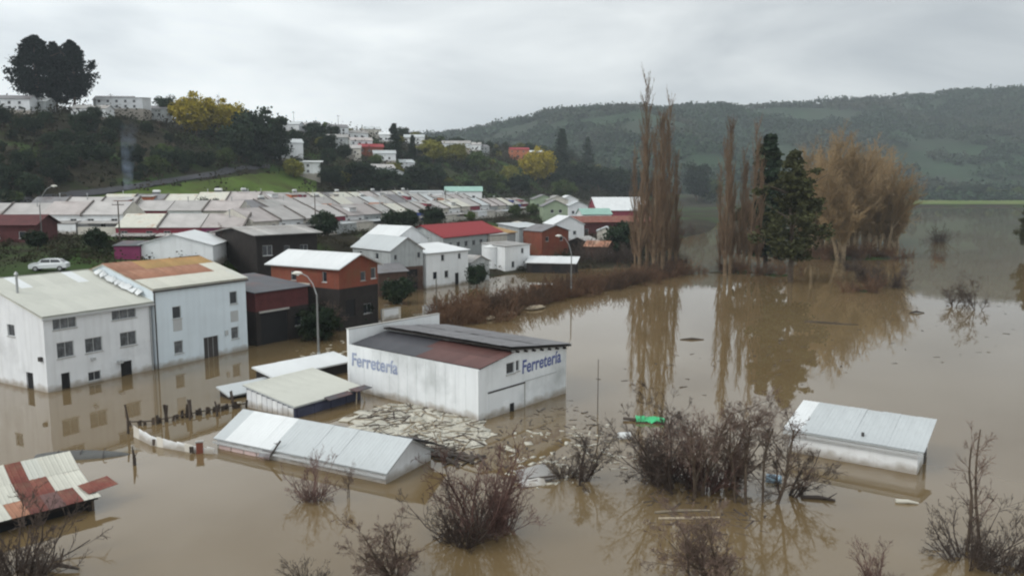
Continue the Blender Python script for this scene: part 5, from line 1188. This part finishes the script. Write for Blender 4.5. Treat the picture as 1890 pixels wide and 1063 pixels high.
for s in (-1, 1):
    MB().slab([(-1.0, s * .69, 1.06), (.25, s * .69, 1.06), (.25, s * .665, 1.42), (-.62, s * .665, 1.42)], 0.02 * -s).build('side_window', GLASS, car)
    MB().slab([(.33, s * .69, 1.06), (1.5, s * .69, 1.06), (1.2, s * .665, 1.38), (.33, s * .665, 1.42)], 0.02 * -s).build('side_window', GLASS, car)
    for x in (-1.35, 1.35):
        wh = MB().tube([(x, s * .7, .32), (x, s * .88, .32)], .32, 14).build('wheel', RUBBER, car)
        MB().tube([(x, s * .86, .32), (x, s * .895, .32)], .2, 10).build('rim', STEEL, wh)
    MB().box(-2.15, -2.1, s * .62 - .15, s * .62 + .15, .66, .82).build('headlight', GLASSG, car)
MB().slab([(-1.2, -.62, 1.06), (-1.2, .62, 1.06), (-.78, .58, 1.42), (-.78, -.58, 1.42)][::-1], 0.02).build('windscreen', GLASS, car)
MB().slab([(1.78, -.62, 1.08), (1.78, .62, 1.08), (1.42, .58, 1.37), (1.42, -.58, 1.37)], 0.02).build('rear_window', GLASS, car)

# ------------------------------------------------------------------ broken fences and flotsam
rg = random.Random(3)
bf = root('broken_fence', at(240, 786), 0, 'ragged dark broken board fence trailing from the tall post to the navy shed', 'fence')
pts = [at(240, 786), at(285, 783), at(340, 772), at(400, 760), at(470, 748)]
o0 = pts[0]
for i in range(len(pts) - 1):
    a, b_ = pts[i] - o0, pts[i + 1] - o0; dd = (b_ - a); nb = int(dd.length / 0.2)
    for k in range(nb):
        if rg.random() < 0.12: continue
        q = a + dd * (k / nb); e = dd.normalized() * 0.2; ln = rg.uniform(.3, .6) if rg.random() < .85 else rg.uniform(.9, 1.3); lean = Vector((rg.gauss(0, .12), rg.gauss(0, .12), 0))
        MB().hexa([q + Vector((0, 0, -.6)), q + e + Vector((0, 0, -.6)), q + e + Vector((.0, .04, -.6)), q + Vector((0, .04, -.6)), q + lean + Vector((0, 0, ln)), q + e + lean + Vector((0, 0, ln * rg.uniform(.8, 1.1))), q + e + lean + Vector((0, .04, ln)), q + lean + Vector((0, .04, ln))]).build('board', PLANKD, bf)
    MB().tube([a + Vector((0, .06, .28)), b_ + Vector((0, .06, .24))], 0.045, 6).build('rail', PLANKD, bf)
for u, v, h_ in [(236, 800, 2.0), (350, 775, 1.5), (400, 768, 1.1)]:
    q = at(u, v) - o0; MB().tube([q + Vector((0, 0, -1)), q + Vector((.05, 0, h_ * .5)), q + Vector((-.1, .05, h_))], [.09, .08, .05], 6).build('post', PLANKD, bf)
wf = root('white_fence', at(246, 806), 0, 'low white panel fence sagging into the water beside the long shed', 'fence')
pts = [at(244, 806), at(275, 822), at(310, 829), at(352, 836), at(392, 838)]; o0 = pts[0]
for i in range(4):
    a, b_ = pts[i] - o0, pts[i + 1] - o0
    for k in range(3):
        q0, q1 = a.lerp(b_, k / 3 + .002), a.lerp(b_, (k + 1) / 3 - .002); h0 = .72 - i * .1 + rg.uniform(-.04, .04)
        MB().hexa([q0 + Vector((0, 0, -.6)), q1 + Vector((0, 0, -.6)), q1 + Vector((0, .05, -.6)), q0 + Vector((0, .05, -.6)), q0 + Vector((0, .1, h0)), q1 + Vector((0, .1, h0 - .08)), q1 + Vector((0, .15, h0 - .08)), q0 + Vector((0, .15, h0))]).build('panel', WHITE if (i * 3 + k) % 4 else CREAM, wf)
for q, (dx) in ((pts[1] - o0, .2), (pts[3] - o0, -.1)): MB().box(q.x + dx, q.x + dx + .25, q.y - .12, q.y - .06, .05, .45).build('dark_patch', PLANKD, wf)
rp_ = root('red_post', at(369, 836), 0.3, 'short rusty red gatepost at the corner of the long shed', 'post')
MB().box(-.2, .2, -.12, .12, -1, .72).build('post', ORANGEW, rp_); MB().box(-.24, .24, -.16, .16, .723, .8).build('cap', CONC, rp_)
st = root('snag', at(248, 858), 0, 'dark broken stake rising from the water below the white fence', 'stake')
MB().tube([(0, 0, -.8), (0.02, 0, .4), (-.06, 0, 1.15)], [.09, .1, .03], 6).build('stake', PLANKD, st); MB().tube([(0, 0, .45), (.2, 0, .75)], [.04, .02], 5).build('stub', PLANKD, st)
# overturned hull-like sheet
hl = root('curved_sheet', at(150, 842), R(8), 'dark grey curved metal sheet lying like a hull in the water', 'metal sheet')
V, F = [], []
for i in range(13):
    t = i / 12; wdt = 0.75 * math.sin(math.pi * min(1, .12 + t * .85)) ** .6
    for j in range(9):
        a = math.pi * j / 8; V.append((-2.6 + 5.4 * t, -wdt * math.cos(a) * .9, .02 + .62 * wdt * math.sin(a) * (1 - .35 * t) - .05))
for i in range(12):
    for j in range(8): F.append((i * 9 + j, i * 9 + j + 1, (i + 1) * 9 + j + 1, (i + 1) * 9 + j))
link('shell', np_mesh('shell', V, F, True), mat('hull_metal', (0.085, 0.085, 0.08), .6, .25, 1.0), hl)
for t in (.25, .5, .75): MB().tube([(-2.6 + 5.4 * t, -.62, .02), (-2.6 + 5.4 * t, -.35, .36), (-2.6 + 5.4 * t, 0, .44)], .03, 5).build('rib', DOORM, hl)
# raft of pale flotsam against the store wall
def raft(name, label, poly_uv, n, sizes, m, seed, zt=(.02, .12), kind='stuff', aspect=(2, 6), tilt=.04):
    rs_ = np.random.RandomState(seed); poly = [tuple(at(u, v).xy) for u, v in poly_uv]; A = np.array(poly); lo, hi = A.min(0), A.max(0)
    P = rs_.uniform(lo, hi, (n * 4, 2)); P = P[inside(P, poly)][:n]; V, F = [], []
    for p in P:
        l_ = rs_.uniform(*sizes); w_ = l_ / rs_.uniform(*aspect); a = rs_.uniform(0, math.pi); c, s_ = math.cos(a), math.sin(a); z0 = rs_.uniform(*zt); ti = rs_.normal(0, tilt); i = len(V)
        for zz in (-.05, 0.0):
            for (x, y) in ((-l_, -w_), (l_, -w_ * .8), (l_ * .9, w_), (-l_, w_ * .9)): V.append((p[0] + x * c - y * s_, p[1] + x * s_ + y * c, z0 + zz + x * ti))
        for q in ((0, 3, 2, 1), (4, 5, 6, 7), (0, 1, 5, 4), (1, 2, 6, 5), (2, 3, 7, 6), (3, 0, 4, 7)): F.append(tuple(i + k for k in q))
    return tag(link(name, np_mesh(name, V, F), m), label, 'debris', kind=kind)
RAFT = [(655, 772), (700, 752), (760, 745), (850, 768), (884, 778), (905, 800), (880, 826), (800, 832), (735, 810), (660, 795)]
rs_ = np.random.RandomState(44); pl = [at(u, v) for u, v in RAFT]; V, F = [], []; cen = sum(pl, Vector()) / len(pl); ring = []
for i in range(len(pl)):
    for k in range(6): ring.append(pl[i].lerp(pl[(i + 1) % len(pl)], k / 6))
for k_, f_ in enumerate((1.0, .8, .55, .3)):
    for q in ring:
        d_ = (q - cen) * (f_ * (1 + (rs_.normal(0, .07) if k_ == 0 else rs_.normal(0, .03)))); V.append((cen.x + d_.x, cen.y + d_.y, .012 + .02 * (k_ > 0) + abs(rs_.normal(0, .012))))
V.append((cen.x, cen.y, .04)); m_ = len(ring)
F = [(a * m_ + j, a * m_ + (j + 1) % m_, (a + 1) * m_ + (j + 1) % m_, (a + 1) * m_ + j) for a in range(3) for j in range(m_)] + [(3 * m_ + j, 3 * m_ + (j + 1) % m_, 4 * m_, 4 * m_) for j in range(0)]
sm = np_mesh('scum_mat', V[:-1], F, True)
tag(link('scum_mat', sm, FOAM), 'pale mat of foam and sawdust lying under the raft', 'debris', kind='stuff')
raft('flotsam_raft', 'pale raft of floating boards and scraps against the store wall', RAFT, 90, (.45, 1.2), FOAM, 1, (.055, .07), aspect=(1.4, 3.5), tilt=.003)
raft('flotsam_chips', 'pale chips and foam filling the raft by the store', RAFT, 1500, (.04, .3), FOAM, 12, (.06, .075), aspect=(1.2, 7), tilt=.004)
raft('flotsam_boards', 'weathered boards scattered over the pale raft', RAFT + [(660, 812)], 70, (.3, 1.3), PLANK, 2, (.09, .12), aspect=(12, 26), tilt=.012)
raft('flotsam_sticks', 'dark sticks lying across the pale raft', RAFT + [(660, 812)], 110, (.15, .9), PLANKD, 13, (.09, .12), aspect=(12, 30), tilt=.012)
raft('flotsam_dark', 'dark driftwood at the edge of the raft', [(640, 800), (760, 812), (880, 840), (900, 860), (800, 850), (700, 825)], 90, (.2, 1.2), PLANKD, 3, (.02, .14), aspect=(5, 14))
raft('flotsam_gable', 'driftwood and scraps drifting below the store gable', [(890, 800), (1050, 735), (1100, 770), (1130, 850), (1000, 900), (900, 870)], 340, (.05, .4), PLANKD, 4, (-.02, .03), aspect=(4, 12))
raft('flotsam_scraps', 'pale scraps drifting between shrubs', [(940, 800), (1120, 780), (1180, 860), (1000, 905), (930, 880)], 120, (.06, .35), FOAM, 5, (.0, .06), aspect=(1.2, 5))
raft('flotsam_thicket', 'brown driftwood floating below the thicket', [(1190, 900), (1400, 920), (1420, 985), (1300, 1000), (1200, 960)], 150, (.06, .6), PLANKD, 6, (-.02, .02), aspect=(6, 18))
raft('flotsam_channel', 'specks of driftwood on the open water', [(1060, 690), (1400, 620), (1850, 560), (1890, 640), (1500, 720), (1100, 750)], 120, (.05, .4), PLANKD, 7, (-.01, .03), aspect=(2, 8))
raft('flotsam_street', 'scraps floating in the flooded street', [(470, 690), (600, 640), (720, 590), (620, 690), (420, 760)], 110, (.05, .4), FOAM, 8, (-.01, .04), aspect=(1.5, 6))
def drift(name, label, u, v, parts, m, cat='driftwood', rz=0.0):
    r = root(name, at(u, v), rz, label, cat)
    for nm, pl, rr in parts: MB().tube(pl, rr, 7).build(nm, m, r)
drift('floating_log', 'forked dark log floating before the white shed', 1512, 922, [('trunk', [(-.9, 0, .04), (0, .1, .1), (.8, 0, .05)], [.12, .11, .06]), ('branch', [(.2, 0, .1), (.5, -.4, .2)], [.06, .02]), ('branch', [(.4, 0, .1), (.9, .3, .35)], [.05, .02])], PLANKD, rz=R(-15))
drift('floating_log', 'pale split trunk drifting at the corner of the white shed', 1672, 928, [('trunk', [(-.5, 0, .06), (.1, 0, .1), (.6, 0, .04)], [.13, .1, .05])], FOAM, rz=R(-12))
drift('floating_branch', 'long thin branch floating on the open water beyond the conifer reflection', 1535, 597, [('stem', [(-3.2, .3, .03), (-1, 0, .06), (1.5, -.2, .04), (3, .2, .03)], [.09, .12, .08, .04]), ('twig', [(0, 0, .05), (.8, .9, .2)], [.04, .02])], PLANKD, rz=R(-20))
drift('floating_branch', 'short dark branch floating between the poplar reflections', 1277, 627, [('stem', [(-1.3, 0, .02), (0, .1, .08), (1.3, 0, .03)], [.06, .16, .05])], PLANKD)
drift('floating_branch', 'dark snag floating beside the small flooded trees', 1692, 578, [('stem', [(-1, 0, .05), (0, .1, .2), (1, 0, .05)], [.08, .15, .05]), ('twig', [(0, 0, .1), (.2, .3, .7)], [.05, .02])], PLANKD)
drift('floating_log', 'thin brown log on the water below the thicket', 1258, 945, [('trunk', [(-1.4, 0, .05), (0, .05, .07), (1.5, 0, .04)], [.07, .08, .05])], PLANK, rz=R(6))
drift('floating_log', 'second brown log alongside the thin one below the thicket', 1270, 957, [('trunk', [(-1.5, 0, .05), (0, -.05, .06), (1.6, 0, .04)], [.06, .07, .04])], PLANK, rz=R(3))
drift('bent_snag', 'dark bent snag at the bottom edge below the rusty shed', 110, 1052, [('stem', [(-.9, 0, .05), (0, 0, .25), (.9, -.1, .12)], [.09, .1, .05]), ('branch', [(0, 0, .2), (.25, 0, 1.0)], [.06, .03])], PLANKD)
# green tarpaulin raft
tp = root('green_tarp', at(1200, 778), R(-8), 'bright green tarpaulin draped on wreckage in open water', 'tarpaulin')
V, F = [], []
rs_ = np.random.RandomState(9)
for i in range(9):
    for j in range(5): V.append((-1.0 + 2.0 * i / 8 + rs_.normal(0, .04), -.45 + .9 * j / 4 + rs_.normal(0, .04), .38 - .9 * (j / 4 - .5) ** 2 - .25 * (i / 8 - .4) ** 2 + rs_.normal(0, .05)))
for i in range(8):
    for j in range(4): F.append((i * 5 + j, (i + 1) * 5 + j, (i + 1) * 5 + j + 1, i * 5 + j + 1))
link('sheet', np_mesh('sheet', V, F, True), TARP, tp)
MB().box(-1.0, .9, -.4, .4, -.3, .08).build('wreckage', PLANKD, tp)
MB().tube([(-1.9, .1, .15), (-.9, 0, .1)], [.1, .12], 6).build('log', PLANKD, tp)
# white buoy-like drum, blue drum
def drum(u, v, label, c, rz):
    r = root('floating_drum', at(u, v), rz, label, 'drum')
    MB().tube([(-.42, 0, .12), (-.4, 0, .12), (.4, 0, .12), (.42, 0, .12)], [.2, .27, .27, .2], 14).build('barrel', c, r)
    for x in (-.14, .14): MB().tube([(x - .03, 0, .12), (x, 0, .12), (x + .03, 0, .12)], [.272, .29, .272], 14, False).build('hoop', c, r)
drum(1152, 808, 'white drum floating beside the big thicket', FRAMEW, R(10))
drum(1428, 888, 'pale blue drum caught under the bare tree by the white shed', mat('pale_blue', (.35, .5, .62), .5), R(-20))
# wreckage sheet beside the reddish shrub
wk = root('wreckage_roof', at(985, 885), R(30), 'broken pale roof sheet tipped among driftwood near the reddish shrub', 'wreckage')
MB().slab([(-1, -.5, .05), (1.1, -.6, .12), (1.0, .5, .65), (-.9, .6, .5)], .04).build('sheet', LEANTO, wk); MB().slab([(-1.3, -.9, .03), (.2, -1, .03), (.3, -.5, .3), (-1.2, -.4, .25)], .04).build('sheet', WHITE, wk)
MB().tube([(-1.2, .2, .1), (.9, -.9, .35)], .06, 6).build('beam', PLANKD, wk)
# low pale walls by the flooded street behind the store
for u, v, l_, lb in [(705, 592, 3.0, 'low white wall stub by the flooded street behind the store'), (782, 585, 2.6, 'pale wall stub near the thin pole behind the store')]:
    r = root('garden_wall', at(u, v), R(48), lb, 'wall'); MB().box(0, l_, 0, .2, -1, 1.35).build('panel', WHITE, r); MB().box(-.05, l_ + .05, -.05, .25, 1.353, 1.43).build('coping', CONC, r)
    for x in (0, l_ - .3): MB().box(x, x + .3, -.05, -.003, -1, 1.34).build('pier', CREAM, r)
# ------------------------------------------------------------------ chimney smoke over the terraces
def smoke(u, v, Y, hgt, r0, r1, dens, label, drift_x):
    b0 = at_depth(u, v, Y); mb = MB(); n = 9
    mb.tube([(drift_x * (k / n) ** 1.5, 0, hgt * k / n) for k in range(n + 1)], [r0 + (r1 - r0) * (k / n) ** .7 for k in range(n)] + [r1 * .3], 14)
    m = bpy.data.materials.new('smoke'); m.use_nodes = True; t = m.node_tree; t.nodes.clear()
    o = t.nodes.new('ShaderNodeOutputMaterial'); v_ = t.nodes.new('ShaderNodeVolumePrincipled'); v_.inputs['Color'].default_value = (.62, .76, 1.0, 1)
    tcx = t.nodes.new('ShaderNodeTexCoord'); nzx = t.nodes.new('ShaderNodeTexNoise'); nzx.inputs['Scale'].default_value = .45; nzx.inputs['Detail'].default_value = 3
    mrx = t.nodes.new('ShaderNodeMapRange'); mrx.inputs['From Min'].default_value = .4; mrx.inputs['From Max'].default_value = .7; mrx.inputs['To Max'].default_value = dens
    sxx = t.nodes.new('ShaderNodeSeparateXYZ'); fz_ = t.nodes.new('ShaderNodeMapRange'); fz_.inputs['From Min'].default_value = hgt * .25; fz_.inputs['From Max'].default_value = hgt; fz_.inputs['To Min'].default_value = 1; fz_.inputs['To Max'].default_value = 0.1; ml_ = t.nodes.new('ShaderNodeMath'); ml_.operation = 'MULTIPLY'
    t.links.new(tcx.outputs['Object'], sxx.inputs[0]); t.links.new(sxx.outputs['Z'], fz_.inputs['Value']); t.links.new(mrx.outputs[0], ml_.inputs[0]); t.links.new(fz_.outputs[0], ml_.inputs[1])
    t.links.new(tcx.outputs['Object'], nzx.inputs['Vector']); t.links.new(nzx.outputs['Fac'], mrx.inputs['Value']); t.links.new(ml_.outputs[0], v_.inputs['Density']); t.links.new(v_.outputs[0], o.inputs['Volume'])
    s = mb.build('smoke', m); s.location = b0
    tag(s, label, 'smoke', kind='stuff')
smoke(237, 386, 152, 17, .3, 1.7, .26, 'thin bluish chimney smoke above the near left terrace', 1.2)

# ------------------------------------------------------------------ backyard sheds and shrubs between the terraces, gap-filling huts on the bank
rg = random.Random(55)
for k in range(22):
    rowk = 0 if k < 12 else 1
    p = Vector((-47.6, 147.5, 0)) + bk * ((15 if rowk == 0 else 38) + rg.uniform(-1.5, 1.5)) + al * (36 + (k % 12) * 10.4 + rg.uniform(-3, 3)); p.z = 6.9 + rowk
    wl_, rf = rg.choice([(CREAM, LEANTO), (GREYWALL, ROOFGR), (BROWNW, RUST), (WHITE, ZINC), (REDP, RUSTPALE)])
    house('backyard_shed', f'small backyard shed, {ordinal(k % 12)} along the lane behind the {"long front" if rowk == 0 else "second long"} terrace', 'shed', p, R(a1 + rg.uniform(-8, 8)), rg.uniform(3, 5), rg.uniform(3, 4.5), rg.uniform(3.2, 4.9), rg.uniform(.4, 1.2), rg.choice(['mono', 'x', 'y']), .2, wall=wl_, roof=rf, base=-2, group='sheds behind the terraces')
for k in range(16):
    p = Vector((-47.6, 147.5, 0)) + bk * rg.choice([14, 37, -6]) + al * (6 + k * 9.6 + rg.uniform(-2, 2)); p.z = tz(p.x, p.y)
    plant(rg.choice(['round0', 'round1', 'round2']), 'garden_tree', f'garden tree among the long terraces, {ordinal(k)} from the near end', p, rg.uniform(.35, .6), group='garden trees among the terraces')
huts = [(700, 548, 5, 3.6, BROWNW, ROOFGR, 'brown hut tucked between the timber house and the grey house'), (870, 520, 4.5, 3.4, GREYWALL, LEANTO, 'grey hut at the side of the white two-storey house'), (905, 478, 6, 5.0, CREAM, FIBRE, 'cream house behind the round tank'),
        (1085, 470, 6, 2.8, DARKW, LEANTO, 'dark hut below the maroon building'), (1120, 478, 5, 2.6, BROWNW, RUST, 'brown hut with rusty roof near the poplars'), (980, 450, 6, 4.6, BROWNW, RUSTPALE, 'brown house behind the orange-red cottage'), (1135, 448, 7, 3.2, CREAM, ZINC, 'cream hut beside the maroon building'), (640, 560, 4, 3.0, DARKW, ROOFDK, 'black hut behind the street lamp')]
for i, (u, v, W_, h_, wl_, rf, lb) in enumerate(huts):
    house('bank_hut', lb, 'hut', hit(u, v, 85), R(40 + i * 7), W_, 5, h_, 1.0, ('x', 'y', 'mono')[i % 3], .3, wall=wl_, roof=rf, base=-2, openings={'front': [(.8, h_ * .4, .9, .9, 'win'), (W_ - 1.8, h_ * .4, .9, .9, 'win')]}, group='huts along the bank')
for i, (u, v, k, s_, lb) in enumerate([(735, 560, 'round2', .42, 'dark bush by the open ground floor of the grey house'), (665, 600, 'round0', .4, 'dark bush in the flooded yard of the timber house'), (590, 628, 'round2', .42, 'dark bush at the feet of the workshop wall'), (880, 530, 'round0', .4, 'dark bush beside the round tank'), (1150, 470, 'round2', .85, 'dark rounded evergreen before the first poplars'),
                                     (612, 616, 'bare1', .8, 'leafless tree in the flooded yard of the timber house'), (760, 540, 'bare0', .7, 'leafless sapling between the grey and the white house')]):
    plant(k, 'yard_tree' if k[0] == 'b' else 'yard_bush', lb, hit(u, v, 80), s_, cat='tree' if k[0] == 'b' else 'bush')
for i, (u, v, s_) in enumerate([(935, 582, 1.5), (988, 570, 1.9), (905, 590, .9)]):
    rs_ = np.random.RandomState(300 + i); V, F = [], []
    for a in range(7):
        for j in range(10):
            th, ph = math.pi * a / 12, 2 * math.pi * j / 10; rr = 1 + rs_.normal(0, .07)
            V.append((math.sin(th) * math.cos(ph) * s_ * rr, math.sin(th) * math.sin(ph) * s_ * .5 * rr, math.cos(th) * .34 * rr - .1))
    for a in range(6):
        for j in range(10): F.append((a * 10 + j, (a + 1) * 10 + j, (a + 1) * 10 + (j + 1) % 10, a * 10 + (j + 1) % 10))
    o = link('pale_mound', np_mesh('pale_mound', V, F, True), mat('pale_silt', (.34, .28, .2), .9, .25, 1.2), None, at(u, v) + Vector((0, 0, .25))); o.rotation_euler.z = R(40 + 9 * i)
    tag(o, f'pale silt mound on the scrubby levee, {ORD[(1, 2, 0)[i]]} from the store', 'mound', 'silt mounds on the levee')
